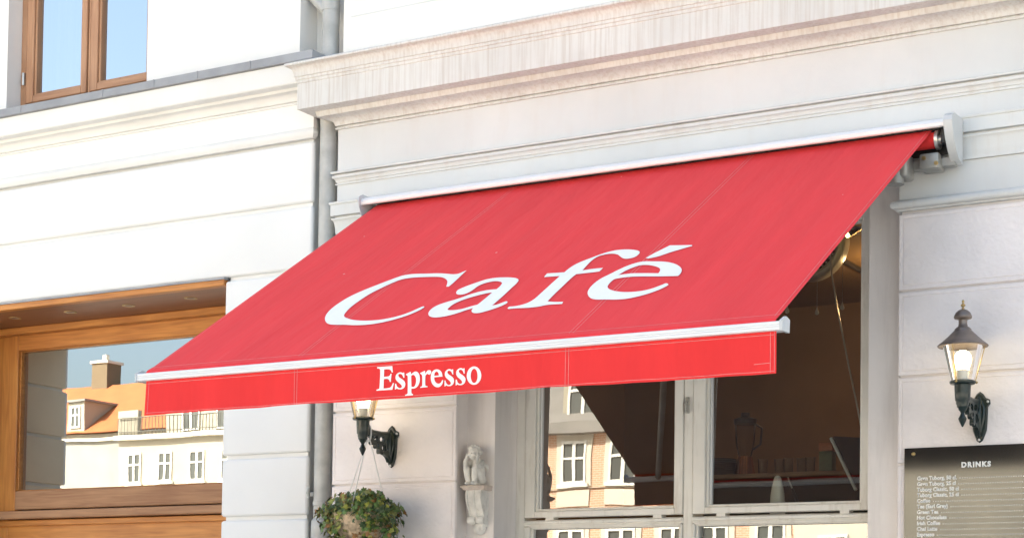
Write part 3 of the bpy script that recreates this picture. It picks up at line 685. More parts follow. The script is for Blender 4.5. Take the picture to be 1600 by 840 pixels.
ESP = [('e', [[(82, 132, K), (84, 116, K), (292, 101, K), (302, 188, K), (286, 190, K), (272, 160), (245, 146), (181, 149, K), (181, 250, K), (235, 246), (258, 235), (270, 208, K), (283, 207, K), (276, 322, K), (263, 322, K), (250, 292), (225, 280), (181, 283, K), (181, 414, K), (235, 409), (275, 394), (305, 335, K), (318, 336, K), (298, 430, K), (82, 446, K), (84, 431, K), (114, 421), (124, 405), (127, 160), (116, 140)]]),
 ('s', [S7]),
 ('p', [[(478, 226, K), (478, 214, K), (545, 177, K), (550, 214, K), (585, 185), (620, 176), (654, 200), (671, 260), (664, 330), (635, 384), (595, 409), (551, 413, K), (551, 476), (572, 488, K), (572, 504, K), (462, 512, K), (462, 498, K), (490, 486), (497, 470), (502, 250), (494, 228)], [(551, 236, K), (575, 222), (600, 235), (616, 270), (616, 322), (601, 370), (580, 388), (551, 384, K)]]),
 ('r', [[(675, 206, K), (675, 196, K), (744, 164, K), (748, 206, K), (775, 166), (800, 157), (824, 165), (829, 190), (815, 214), (795, 218), (775, 209), (756, 226), (748, 245), (746, 360), (754, 374), (778, 379, K), (778, 392, K), (675, 402, K), (675, 388, K), (696, 380), (702, 366), (703, 240), (692, 216)]]),
 ('e', [[(995, 298, K), (985, 340), (960, 376), (925, 393), (880, 385), (842, 347), (823, 285), (828, 215), (855, 166), (900, 146), (945, 155), (975, 190), (986, 246, K), (870, 256, K), (876, 300), (900, 334), (930, 344), (960, 329), (982, 292, K)], [(870, 236, K), (880, 195), (900, 177), (925, 190), (936, 230, K)]]),
 ('s', [[(p[0]+680, p[1]-45)+tuple(p[2:]) for p in S7]]), ('s', [[(p[0]+839, p[1]-58)+tuple(p[2:]) for p in S7]]),
 ('o', [ell(1422, 232, 98, 127, 6), ell(1424, 236, 46, 98, 4)])]
for ch, loops in ESP:
    lp = []
    for L in loops:
        a = []
        for p in L:
            w = at(580+p[0]/8.889, 560+p[1]/8.889, VY-.004); a.append((w.x, w.z)+tuple(p[2:]))
        lp.append(a)
    v2, fs = curve_mesh(lp, 4)
    obj_from('letter_'+ch, [(v.x, vw(v.x, v.y)-.003, v.y) for v in v2], fs, 'letter', val)

# cassette on the wall
CX0, CX1 = -3.695, -.052
cprof = [(-.004, 4.318), (-.10, 4.325), (-.160, 4.318), (-.195, 4.303), (-.208, 4.285), (-.205, 4.268), (-.196, 4.263), (-.185, 4.268), (-.10, 4.295), (-.004, 4.30)]
bm = bmesh.new(); a = [bm.verts.new((CX0, y, z)) for y, z in cprof]; b = [bm.verts.new((CX1, y, z)) for y, z in cprof]; n = len(cprof)
for k in range(n): bm.faces.new((a[k], a[(k+1) % n], b[(k+1) % n], b[k]))
bm.faces.new(a); bm.faces.new(b); cs = finish(bm, 'cassette', 'alu', aw, 30)
box('cassette_back', 'black', aw, CX0+.01, CX1-.01, -.045, -.042, 4.16, 4.298)
def endcap(x0, x1):
    pts = [(-.041, 4.332), (-.19, 4.330), (-.225, 4.312), (-.234, 4.285), (-.226, 4.25), (-.20, 4.20), (-.16, 4.15), (-.11, 4.112), (-.041, 4.094)]
    bm = bmesh.new(); a = [bm.verts.new((x0, y, z)) for y, z in pts]; b = [bm.verts.new((x1, y, z)) for y, z in pts]; n = len(pts)
    for k in range(n): bm.faces.new((a[k], a[(k+1) % n], b[(k+1) % n], b[k]))
    bm.faces.new(a); bm.faces.new(b); return finish(bm, 'cassette_end_cap', 'capgrey', cs, 30)
endcap(CX1, CX1+.045); endcap(CX0-.002, CX0+.004)
bm = bmesh.new(); tube(bm, [(CX0+.04, -.10, 4.225), (CX1-.06, -.10, 4.225)], .042, 24); finish(bm, 'roller', 'redv', aw, 40)
bm = bmesh.new(); tube(bm, [(CX1-.075, -.10, 4.225), (CX1-.058, -.10, 4.225)], .050, 20); tube(bm, [(CX1-.058, -.10, 4.225), (CX1, -.10, 4.225)], .026, 14); finish(bm, 'roller_end', 'steel', aw, 40)
box('bearing', 'black', aw, CX1-.04, CX1-.012, -.15, -.05, 4.19, 4.27, .006)
# mounting bar, shoulder bracket and folding arms
boxes('mounting_bar', 'mech', aw, [(CX0+.1, CX1+.02, -.09, -.043, 4.085, 4.135)], .004)
for xs, sg in ((CX1-.10, 1), (CX0+.16, -1)):
    bm = bmesh.new()
    bbox(bm, xs-.05, xs+.05, -.15, -.03, 4.07, 4.15, .008, 2); bbox(bm, xs-.13*sg-.03, xs-.13*sg+.03, -.20, -.06, 4.03, 4.16, .02, 3)
    tube(bm, [(xs-.17*sg, -.17, 4.0), (xs-.17*sg, -.17, 4.15)], .045, 18)
    br = finish(bm, 'shoulder_bracket', 'mech', aw, 40)
    for dx, dz in ((.04, 4.092), (-.025, 4.125)):
        bm = bmesh.new(); tube(bm, [(xs+dx*sg, -.158, dz), (xs+dx*sg, -.148, dz)], .011, 10); finish(bm, 'bolt', 'brass', br, 40)
    A = awn(.16, xs-.19*sg, -.10); Emid = awn(1.25, xs-.75*sg, -.10); B = awn(ALEN-.02, xs-.17*sg, -.05)
    bm = bmesh.new(); tube(bm, [A, Emid], [.03, .026], 12); finish(bm, 'upper_arm', 'mech', aw, 40)
    bm = bmesh.new(); tube(bm, [Emid, B], [.024, .022], 12); finish(bm, 'forearm', 'mech', aw, 40)
    bm = bmesh.new(); tube(bm, [Emid+nrm*.03, Emid-nrm*.03], .035, 14); finish(bm, 'elbow', 'mech', aw, 40)

# ================================================================== wall lanterns
def lantern(name, loc, label, lit):
    e = empty(name, loc, label, 'wall lamp', 'iron lanterns bracketed to the pilasters')
    def part(bm, nm, m, sm=40, parent=e):
        bmesh.ops.translate(bm, verts=bm.verts, vec=loc); return finish(bm, nm, m, parent, sm)
    # wall plate: pointed shield
    out = [(0, .131), (.018, .118), (.030, .098), (.052, .088), (.055, .066), (.043, .05), (.040, -.02), (.036, -.07), (.026, -.098), (.016, -.122), (0, -.133)]
    out = out + [(-x, z) for x, z in reversed(out[1:-1])]
    v2, fs = curve_mesh([[(x, z, 1) for x, z in out]], 2)
    bm = bmesh.new(); vs_ = [bm.verts.new((v.x, -.001, v.y)) for v in v2]
    for f in fs: bm.faces.new([vs_[i] for i in f])
    g = bmesh.ops.extrude_face_region(bm, geom=bm.faces[:]); ev = [x for x in g['geom'] if isinstance(x, bmesh.types.BMVert)]
    for v in ev: v.co = Vector((v.co.x*.84, -.016, v.co.z*.92))
    pl = part(bm, 'wall_plate', 'iron', 30)
    bm = bmesh.new()
    for x, z in ((.043, .076), (-.043, .076), (0, -.118)):
        g = bmesh.ops.create_uvsphere(bm, u_segments=10, v_segments=6, radius=.0075, matrix=Matrix.Translation((x, -.013, z)))
    part(bm, 'screw', 'steel', 60, pl)
    # raised rib and leaf relief on the plate
    bm = bmesh.new()
    tube(bm, [(0, -.016, .10), (0, -.030, .07), (0, -.034, 0), (0, -.028, -.06), (0, -.016, -.11)], [.008, .016, .020, .017, .006], 10)
    for s in (-1, 1):
        tube(bm, [(s*.012, -.018, .08), (s*.026, -.024, .04), (s*.024, -.026, -.01), (s*.014, -.026, -.06), (s*.004, -.02, -.10)], [.006, .009, .009, .007, .004], 8)
    part(bm, 'plate_relief', 'iron', 60, pl)
    # pierced scroll bracket in the vertical plane
    o = [(-.03, .066), (-.10, .060), (-.18, .062), (-.262, .072), (-.27, .060), (-.262, .040), (-.240, .036), (-.228, .018), (-.236, .002), (-.222, -.012), (-.205, -.004), (-.192, .0), (-.188, -.02), (-.172, -.030), (-.160, -.020), (-.150, -.030), (-.150, -.052), (-.132, -.058), (-.118, -.046), (-.105, -.058), (-.085, -.062), (-.06, -.075), (-.035, -.10)]
    holes = [ell(-.226, .040, .010, .009), ell(-.183, .030, .024, .018, .004), ell(-.163, -.006, .012, .013), ell(-.118, .034, .028, .017, -.004), ell(-.100, -.018, .022, .024), ell(-.060, .006, .012, .036)]
    v2, fs = curve_mesh([o]+holes, 4)
    bm = bmesh.new(); vs_ = [bm.verts.new((-.011, v.x, v.y)) for v in v2]
    for f in fs: bm.faces.new([vs_[i] for i in f])
    g = bmesh.ops.extrude_face_region(bm, geom=bm.faces[:])
    for x in g['geom']:
        if isinstance(x, bmesh.types.BMVert): x.co.x = .011
    ar = part(bm, 'bracket_arm', 'iron', 30)
    bm = bmesh.new()
    def spiral(cy, cz, r0, r1, a0, turns, n=22): return [(0, cy+(r0+(r1-r0)*k/n)*math.cos(a0+turns*2*math.pi*k/n), cz+(r0+(r1-r0)*k/n)*math.sin(a0+turns*2*math.pi*k/n)) for k in range(n+1)]
    tube(bm, spiral(-.105, -.014, .034, .008, 1.2, 1.3), .0065, 8); tube(bm, spiral(-.178, .012, .028, .007, .6, 1.2), .006, 8)
    tube(bm, [(0, -.015, .078), (0, -.12, .070), (0, -.2, .071), (0, -.285, .084)], .0125, 8)
    part(bm, 'scrollwork', 'iron', 60, ar)
    # socket with steps and drop finial
    yc = -.31
    bm = bmesh.new()
    lathe(bm, [(0, -.085), (.004, -.082), (.017, -.055), (.021, -.042), (.013, -.028), (.009, -.015), (.013, -.006), (.019, .0), (.022, .010), (.028, .016), (.028, .024), (.032, .032), (.032, .042), (.037, .050), (.039, .085), (.041, .125), (.046, .129), (.050, .133)], 0, yc, 24)
    so_ = part(bm, 'socket', 'iron', 40)
    bm = bmesh.new(); lathe(bm, [(.03, .128), (.060, .130), (.064, .135), (.064, .143), (.058, .147), (.02, .147)], 0, yc, 24)
    part(bm, 'gallery_ring', 'iron', 40, so_)
    bm = bmesh.new()
    for a in (.3, 2.4, 4.5):
        g = bmesh.ops.create_uvsphere(bm, u_segments=8, v_segments=6, radius=.007, matrix=Matrix.Translation((.067*math.cos(a), yc+.067*math.sin(a), .137)))
    part(bm, 'thumb_screw', 'brass', 60, so_)
    # tapered glass
    bm = bmesh.new(); lathe(bm, [(.057, .148), (.0985, .318)], 0, yc, 40); part(bm, 'glass_shade', 'lglass', 40)
    bm = bmesh.new()
    for a in (.3, 2.4, 4.5):
        tube(bm, [(.0605*math.cos(a), yc+.0605*math.sin(a), .14), (.107*math.cos(a), yc+.107*math.sin(a), .318)], .0024, 6)
    part(bm, 'stay_rod', 'brass', 60)
    # bulb
    bm = bmesh.new(); lathe(bm, [(.026, .148), (.027, .185), (.029, .200)], 0, yc, 20); part(bm, 'bulb_base', 'bulbbase', 40)
    bm = bmesh.new(); lathe(bm, [(.028, .200), (.034, .218), (.041, .238), (.043, .255), (.040, .272), (.031, .287), (.016, .297), (0, .30)], 0, yc, 24)
    part(bm, 'bulb', 'bulb', 60)
    # roof
    bm = bmesh.new()
    lathe(bm, [(.02, .352), (.06, .345), (.112, .318), (.122, .316), (.125, .321), (.121, .326), (.098, .344), (.072, .368), (.052, .388), (.042, .398), (.041, .404), (.033, .412), (.024, .418), (.021, .432), (.022, .450), (.030, .454), (.042, .457), (.045, .463), (.044, .470), (.036, .487), (.022, .499), (.010, .504)], 0, yc, 32)
    rf = part(bm, 'roof', 'bronze', 50)
    bm = bmesh.new(); lathe(bm, [(.006, .500), (.008, .508), (.005, .512), (.005, .516), (.011, .520), (.012, .526), (.006, .532), (.004, .536), (.007, .542), (.005, .550), (0, .553)], 0, yc, 16)
    part(bm, 'finial', 'brass', 50, rf)
    return e
LZ = 2.789
lantern('wall_lantern', (.079, -.008, LZ), 'black iron lantern with bronze hood above the drinks menu board', True)
lantern('wall_lantern', (-3.568, -.008, LZ), 'black iron lantern bracket half hidden by the red awning, carrying a flower basket', True)

# ================================================================== hanging basket
hb = empty('hanging_basket', (-3.600, -.262, 1.98), 'hanging basket of green and browning ivy on white cords below a lantern bracket', 'hanging basket')
BC = Vector((-3.600, -.275, 2.33)); BR = .175
bm = bmesh.new()
lathe(bm, [(0, -.165), (.06, -.155), (.11, -.12), (.15, -.07), (.172, -.01), (.176, .03), (.165, .035), (.15, .01), (0, .0)], BC.x, BC.y, 28, BC.z)
for v in bm.verts: v.co += Vector((mnoise.noise(v.co*22), mnoise.noise(v.co*22+Vector((9, 0, 0))), mnoise.noise(v.co*22+Vector((0, 9, 0)))))*.008
finish(bm, 'coir_basket', 'coir', hb, 60)
top = Vector((-3.568, -.262, 2.846))
for a in (.9, 2.9, 4.9):
    e_ = BC+Vector((BR*math.cos(a), BR*math.sin(a)*.9, .03))
    bm = bmesh.new(); tube(bm, [top+Vector((.006*math.cos(a), .012*math.sin(a), -.03)), (top+e_)/2+Vector((0, 0, -.004)), e_], .0034, 6); finish(bm, 'cord', 'cord', hb, 60)
bm = bmesh.new(); tube(bm, [top+Vector((.0+.020*math.cos(t), 0, .0+.05*math.sin(t))) for t in [k*2*math.pi/14 for k in range(15)]], .006, 8)
finish(bm, 'hook', 'cord', hb, 60)
def leaf_mesh(name, m, n=5):
    pts = [(0, -.1), (.16, -.34), (.30, -.30), (.30, -.06), (.62, -.02), (.40, .16), (.44, .38), (.20, .42), (0, 1.0)]
    v = [(x, y, -.18*abs(x)+.10*math.sin(y*3)) for x, y in pts] + [(-x, y, -.18*abs(x)+.10*math.sin(y*3)) for x, y in reversed(pts[1:-1])]
    me = bpy.data.meshes.new(name); k = len(v); cv = (0, .1, .04)
    me.from_pydata([(a, b-.1, c) for a, b, c in v+[cv]], [], [(i, (i+1) % k, k) for i in range(k)]); me.materials.append(M[m]); me.update(); return me
LM = [leaf_mesh('leaf', m) for m in ('leaf1', 'leaf2', 'leaf3', 'leaf4', 'leaf5')]
rnd = random.Random(11)
def leaf_pos(k):
    while True:
        d = Vector((rnd.gauss(0, 1), rnd.gauss(0, 1), rnd.gauss(0, 1))).normalized()
        r_ = .245*(1+.34*mnoise.noise(d*1.9+Vector((3.1, .4, 7))))*rnd.uniform(.72, 1.07)
        p = BC+Vector((d.x*r_*1.08, d.y*r_*.85, d.z*r_*(.52 if d.z > 0 else 1.05)+.02))
        if (Vector((p.x, p.z, 0))-Vector((BC.x+.03, BC.z-.075, 0))).length < .062 and d.y < 0 and rnd.random() < .93: continue
        return p, math.atan2(d.y, d.x)
def leaf_matrix(p, a, s):
    out = Vector((math.cos(a), math.sin(a), rnd.uniform(-.3, .9))); out += Vector((rnd.uniform(-.6, .6), rnd.uniform(-.6, .6), rnd.uniform(-.5, .5))); out.normalize()
    tip = Vector((math.cos(a)*.5+rnd.uniform(-.7, .7), math.sin(a)*.5+rnd.uniform(-.7, .7), rnd.uniform(-1, .35))); tip = (tip-out*tip.dot(out)).normalized()
    xx = tip.cross(out)
    m3 = Matrix((xx, tip, out)).transposed(); return Matrix.Translation(p) @ m3.to_4x4() @ Matrix.Scale(s, 4)
def pick(p):
    side = (p.x-BC.x)/.25; w = [3, 1.6-side, 1.8-.9*side, 2.2+1.6*side, 2.4]
    if p.z > BC.z+.05: w[2] *= .3; w[1] *= 1.3
    return rnd.choices(range(5), [max(.2, x) for x in w])[0]
cnt = 0; stuffv = [[] for _ in range(5)]
for k in range(1500):
    p, a = leaf_pos(k)
    if p.y > -.04: continue
    front = math.sin(a) < .35
    mtx = leaf_matrix(p, a, rnd.uniform(.018, .046)); mi = pick(p)
    if front and cnt < 255 and (p-BC).length > .165:
        o = bpy.data.objects.new('leaf', LM[mi]); col.objects.link(o); o.parent = hb
        o.matrix_parent_inverse = Matrix.Translation(-hb.location); o.matrix_basis = mtx; cnt += 1
    else: stuffv[mi].append(mtx)
bm = bmesh.new(); mats = ['leaf1', 'leaf2', 'leaf3', 'leaf4', 'leaf5']
for mi, L in enumerate(stuffv):
    for mtx in L:
        base = [bm.verts.new(mtx @ v.co) for v in LM[mi].vertices]
        for f in LM[mi].polygons:
            nf = bm.faces.new([base[i] for i in f.vertices]); nf.material_index = mi
me = bpy.data.meshes.new('foliage'); bm.to_mesh(me); bm.free()
for m in mats: me.materials.append(M[m])
tag(link(bpy.data.objects.new('foliage', me), hb), kind='stuff')
# upright sprigs above the basket
bm = bmesh.new()
for px, py, h in ((533, 772, 0), (540, 768, 0), (568, 772, 0), (594, 775, 0), (625, 792, 0), (512, 790, 0)):
    t = at(px, py, BC.y+rnd.uniform(-.06, .04)); b = Vector((BC.x+(t.x-BC.x)*.75, t.y, BC.z+.02))
    mid = (t+b)/2+Vector((rnd.uniform(-.02, .02), 0, .02)); tube(bm, [b, mid, t, t+Vector((rnd.uniform(-.02, .025), 0, -.015))], [.002, .0018, .0014, .001], 5)
    for w in range(6):
        q_ = b.lerp(t, .5+.5*w/6)
        o = bpy.data.objects.new('leaf', LM[rnd.choice((1, 4, 0))]); col.objects.link(o); o.parent = hb
        o.matrix_parent_inverse = Matrix.Translation(-hb.location); o.matrix_basis = leaf_matrix(q_+Vector((rnd.uniform(-.01, .01), rnd.uniform(-.01, .01), .0)), rnd.uniform(0, 6.28), rnd.uniform(.010, .017))
finish(bm, 'sprig', 'leaf5', hb, 60)

# ================================================================== corbel and cherub
CBX, CBY, CBZ = -3.008, D1, 2.538      # wall point under the slab top
cb = empty('wall_corbel', (CBX, CBY, CBZ-.3), 'weathered carved stone scroll corbel on the window jamb carrying a cherub', 'corbel')
bm = bmesh.new()
sp = [(.0, 0), (.105, 0), (.112, -.006), (.110, -.012), (.102, -.018), (.096, -.028), (.0, -.03)]
a = []; hw = [.078, .078, .085, .083, .077, .072, .072]
for (d, z), w in zip(sp, hw):
    a.append([bm.verts.new((CBX-w, CBY-d, CBZ+z)), bm.verts.new((CBX+w, CBY-d, CBZ+z))])
for r0, r1 in zip(a, a[1:]+a[:1]): bm.faces.new((r0[0], r0[1], r1[1], r1[0]))
bm.faces.new([r_[0] for r_ in a]); bm.faces.new([r_[1] for r_ in a]); finish(bm, 'slab', 'stoneslab', cb, 40)
side = [(0, -.028), (.086, -.028), (.092, -.045), (.094, -.07), (.088, -.10), (.074, -.13), (.060, -.155), (.053, -.18), (.052, -.20), (.03, -.235), (.0, -.245)]
bm = bmesh.new(); L_, R_ = [], []
for d, z in side:
    w = .055-.010*min(1, max(0, (-z-.03)/.17)); L_.append(bm.verts.new((CBX-w, CBY-d, CBZ+z))); R_.append(bm.verts.new((CBX+w, CBY-d, CBZ+z)))
for k in range(len(side)-1): bm.faces.new((L_[k], R_[k], R_[k+1], L_[k+1]))
bm.faces.new(L_); bm.faces.new(R_); finish(bm, 'scroll_body', 'stone', cb, 30)
bm = bmesh.new()
for s in (-1, 1):
    tube(bm, [(CBX+s*.004, CBY-.052, CBZ-.208), (CBX+s*.028, CBY-.052, CBZ-.208), (CBX+s*.056, CBY-.052, CBZ-.208)], [.021, .026, .024], 16)
    prev = None
    tube(bm, [(CBX+s*.048, CBY-d-.002, CBZ+z) for d, z in side[1:9]], .0075, 8)
tube(bm, [(CBX, CBY-d-.001, CBZ+z) for d, z in side[1:9]], .009, 8)
finish(bm, 'volute', 'stone', cb, 50)
bm = bmesh.new(); bmesh.ops.create_uvsphere(bm, u_segments=16, v_segments=10, radius=1, matrix=Matrix.Translation((CBX, CBY-.018, CBZ-.252)) @ Matrix.Diagonal((.042, .030, .046, 1)))
finish(bm, 'pendant_leaf', 'stone', cb, 60)

def fused(name, parts, voxel, m, loc, rotz=0):
    """capsule chains fused into one continuous skin"""
    bm = bmesh.new()
    for pts, rads in parts:
        pts = [Vector(p) for p in pts]
        if len(pts) > 1:
            pp, rr = [], []
            for i in range(len(pts)-1):
                for k in range(6): t = k/6; pp.append(pts[i].lerp(pts[i+1], t)); rr.append(rads[i]*(1-t)+rads[i+1]*t)
            pp.append(pts[-1]); rr.append(rads[-1])
        else: pp, rr = pts, rads
        for p, r_ in zip(pp, rr): bmesh.ops.create_icosphere(bm, subdivisions=2, radius=r_, matrix=Matrix.Translation(p))
    me = bpy.data.meshes.new(name); bm.to_mesh(me); bm.free()
    o = bpy.data.objects.new(name, me); col.objects.link(o)
    md = o.modifiers.new('r', 'REMESH'); md.mode = 'VOXEL'; md.voxel_size = voxel
    sm = o.modifiers.new('s', 'SMOOTH'); sm.iterations = 3; sm.factor = .5
    dg = bpy.context.evaluated_depsgraph_get(); me2 = bpy.data.meshes.new_from_object(o.evaluated_get(dg)); me2.name = name
    o.modifiers.clear(); o.data = me2; bpy.data.meshes.remove(me)
    me2.materials.clear(); me2.materials.append(M[m]); me2.shade_smooth()
    o.location = loc; o.rotation_euler.z = rotz; return o
P_ = []
P_.append(([(0, .028, .034), (0, .030, .075), (0, .020, .115), (0, .006, .140)], [.047, .044, .040, .034]))      # trunk
P_.append(([(0, .0, .148), (0, -.012, .166)], [.018, .017]))                                               # neck
P_.append(([(0, -.020, .200), (0, -.024, .192)], [.039, .037])); P_.append(([(0, -.034, .176)], [.026]))    # skull, jaw
P_.append(([(0, -.062, .190), (0, -.063, .186)], [.005, .0065]))                                            # nose
P_.append(([(0, -.057, .168)], [.009])); P_.append(([(-.006, -.058, .1755), (.006, -.058, .1755)], [.005, .005]))  # chin, lips
for s in (-1, 1):
    P_.append(([(s*.016, -.051, .183)], [.013]))                                                            # cheek
    P_.append(([(s*.014, -.052, .203), (s*.006, -.055, .203)], [.006, .005]))                               # brow
    P_.append(([(s*.024, .020, .035), (s*.031, -.020, .070), (s*.030, -.056, .094)], [.034, .029, .023]))     # thigh
    P_.append(([(s*.030, -.058, .094), (s*.025, -.056, .050), (s*.020, -.050, .016)], [.022, .020, .014]))   # shin
    P_.append(([(s*.020, -.046, .012), (s*.021, -.078, .009)], [.013, .010]))                               # foot
    P_.append(([(s*.034, .006, .138), (s*.046, -.018, .122), (s*.038, -.058, .112)], [.021, .018, .014]))    # upper arm
    P_.append(([(s*.038, -.060, .112), (s*.040, -.058, .140), (s*.038, -.046, .166)], [.0145, .0135, .010])) # forearm
    P_.append(([(s*.038, -.046, .168), (s*.038, -.042, .180)], [.011, .010]))                               # palm
    for j in range(4):
        P_.append(([(s*.039, -.050+.007*j, .180), (s*.041, -.046+.007*j, .196-.002*abs(j-1))], [.0042, .0034]))
    P_.append(([(s*.034, -.054, .170), (s*.029, -.058, .180)], [.0045, .0035]))                             # thumb
    P_.append(([(s*.030, .055, .13), (s*.045, .070, .105), (s*.040, .070, .075)], [.012, .012, .006]))       # small wing
ch = fused('cherub_statue', P_, .0026, 'stone', (CBX-.004, CBY-.062, CBZ+.001), 0)
tag(ch, 'small weathered stone cherub sitting with chin in hands on a scroll corbel', 'statue')
hr = random.Random(3); H = []
for k in range(46):
    th = hr.uniform(0, 2*math.pi); ph = math.acos(hr.uniform(-.15, 1))
    d = Vector((math.sin(ph)*math.cos(th), math.sin(ph)*math.sin(th), math.cos(ph)))
    if d.y < -.45 and d.z < .55: continue
    H.append(([Vector((0, -.016, .200))+d*.039], [hr.uniform(.008, .012)]))
hair = fused('hair_curls', H, .0026, 'stone', (0, 0, 0))
hair.parent = ch

# ================================================================== drinks board
BX0, BX1, BZ0, BZ1 = -.314, .86, 1.55, 2.643
mb = empty('drinks_menu_board', (.27, -.01, BZ0), 'glossy black drinks menu board with white lettering screwed under a lantern', 'menu board')
box('board', 'board', mb, BX0, BX1, -.020, -.006, BZ0, BZ1, .001)
def text_part(name, body, size, x, z, y, parent, m, space=1.0, off=.0, sx=1.0):
    cu = bpy.data.curves.new('t', 'FONT'); cu.body = body; cu.size = size; cu.space_character = space; cu.offset = off; cu.resolution_u = 3
    ob = bpy.data.objects.new('t', cu); col.objects.link(ob)
    dg = bpy.context.evaluated_depsgraph_get(); me = bpy.data.meshes.new_from_object(ob.evaluated_get(dg)); me.name = name
    wdt = max((v.co.x for v in me.vertices), default=0)*sx
    for v in me.vertices: v.co = Vector((x+v.co.x*sx, y, z+v.co.y))
    bpy.data.objects.remove(ob); bpy.data.curves.remove(cu)
    me.materials.clear(); me.materials.append(M[m]); link(bpy.data.objects.new(name, me), parent); return x+wdt
text_part('board_heading', 'DRINKS', .036, -.012, 2.534, -.0215, mb, 'print', 1.28, .0020, 1.0)
lines = ['Grøn Tuborg, 50 cl.', 'Grøn Tuborg, 25 cl', 'Tuborg Classic, 50 cl', 'Tuborg Classic, 25 cl', 'Coffee', 'Tea (Earl Grey)', 'Green Tea', 'Hot Chocolate', 'Irish Coffee', 'Chai Latte', 'Espresso']
for k, t in enumerate(lines):
    z = 2.474-k*.0292
    xe = text_part('menu_line', t, .0272, -.244, z, -.0215, mb, 'print', 1.02, .0011, .93)
    bm = bmesh.new(); x = xe+.014
    while x < .62:
        bbox(bm, x, x+.0045, -.0214, -.0205, z+.002, z+.0065); x += .0125
    finish(bm, 'leader_dots', 'print', mb)
for x, z in ((BX0+.066/2+.036-.02, 2.612), (BX1-.05, 2.612)):
    bm = bmesh.new(); lathe(bm, [(.011, 0), (.010, .004), (.005, .007), (0, .008)], 0, 0, 14)
    for v in bm.verts: v.co = Vector((x+v.co.x, -.020-v.co.z, z+v.co.y))
    finish(bm, 'screw', 'brass', mb, 60)

# ================================================================== things inside the cafe
SHY = 1.75; SHZ = at(1200, 738, SHY).z
sh = empty('bar_shelf', (-1.2, SHY, RZ0), 'brown wooden bar shelf seen deep inside the cafe window', 'shelf')
sx0, sx1 = at(1102, 720, SHY).x-.2, at(1345, 730, SHY).x+.4
box('board', 'brown_board', sh, sx0, sx1, SHY, SHY+.5, SHZ-.03, SHZ, .004)
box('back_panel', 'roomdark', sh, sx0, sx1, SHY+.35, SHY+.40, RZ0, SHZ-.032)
boxes('upright', 'brown_board', sh, [(sx0, sx0+.04, SHY+.05, SHY+.35, RZ0, SHZ-.032), (sx1-.04, sx1, SHY+.05, SHY+.35, RZ0, SHZ-.032)], .003)
def item(name, label, cat, px, Yd, zbase=None): 
    p = at(px, 720, Yd); return empty(name, (p.x, Yd, zbase if zbase is not None else SHZ), label, cat), Vector((p.x, Yd, zbase if zbase is not None else SHZ))
# blender
e, b0 = item('kitchen_blender', 'kitchen blender with dark lid and copper base on the bar shelf', 'blender', 1164, SHY+.22)
zt = at(1160, 645, SHY+.22).z-SHZ; k_ = zt/.40
bm = bmesh.new(); lathe(bm, [(.0, .0), (.075, .0), (.07, .02), (.055, .09), (.05, .125), (0, .13)], b0.x, b0.y, 20, b0.z); bmesh.ops.scale(bm, vec=(1, 1, k_), verts=bm.verts, space=Matrix.Translation(-b0)); finish(bm, 'base', 'copper', e, 40)
bm = bmesh.new(); lathe(bm, [(.045, .13), (.062, .20), (.072, .33)], b0.x, b0.y, 20, b0.z); bmesh.ops.scale(bm, vec=(1, 1, k_), verts=bm.verts, space=Matrix.Translation(-b0)); finish(bm, 'jug', 'clearg', e, 40)
bm = bmesh.new(); lathe(bm, [(0, .33), (.076, .33), (.078, .36), (.05, .37), (.03, .375), (.028, .40), (0, .402)], b0.x, b0.y, 20, b0.z); bmesh.ops.scale(bm, vec=(1, 1, k_), verts=bm.verts, space=Matrix.Translation(-b0)); finish(bm, 'lid', 'dark', e, 40)
bm = bmesh.new(); tube(bm, [b0+Vector((.07, 0, .33*k_)), b0+Vector((.12, 0, .30*k_)), b0+Vector((.11, 0, .20*k_)), b0+Vector((.06, 0, .17*k_))], .008, 8); finish(bm, 'handle', 'dark', e, 60)
# plates
e, b0 = item('plate_stack', 'dark stack of plates on the bar shelf beside the blender', 'plates', 1128, SHY+.2)
for k in range(9):
    bm = bmesh.new(); lathe(bm, [(0, .0), (.06, .0), (.10, .012), (.10, .016), (.055, .006), (0, .006)], b0.x, b0.y, 24, b0.z+.001+.013*k); finish(bm, 'plate', 'dark' if k > 6 else 'roomdark', e, 40)
# white pepper-mill shaped thing behind the lower rail
CZ0 = 2.395; pz = at(1215, 742, .66).z
e = empty('white_conical_bottle', (at(1215, 760, .66).x, .66, 2.36), 'white cone-shaped bottle standing on the sill just inside the right pane', 'bottle')
hx = pz-2.36; x0 = e.location.x
bm = bmesh.new(); lathe(bm, [(0, 0), (.043, 0), (.0455, .01*1), (.045, hx*.25), (.041, hx*.5), (.033, hx*.72), (.023, hx*.9), (.016, hx*.97), (.008, hx*.995), (0, hx)], x0, .66, 28, 2.36); finish(bm, 'body', 'ceramic', e, 40)
boxes('spout_slot', 'dark', e, [(x0-.024, x0+.004, .66-.047, .66-.04, 2.412, 2.42)])
box('inner_sill', 'frame', cafe, XJL, XJR, .565, .80, 2.33, 2.358)
# pen-like utensil leaning beside it
A = at(1231, 745, .70); B_ = at(1246, 784, .66)
e = empty('steel_utensil', B_, 'dark steel-tipped utensil leaning beside the white conical bottle', 'utensil')
bm = bmesh.new(); tube(bm, [A, A.lerp(B_, .45)], [.004, .005], 8); finish(bm, 'tip', 'steel', e, 60)
bm = bmesh.new(); tube(bm, [A.lerp(B_, .45), A.lerp(B_, .5), B_], [.006, .009, .009], 8); finish(bm, 'grip', 'dark', e, 60)
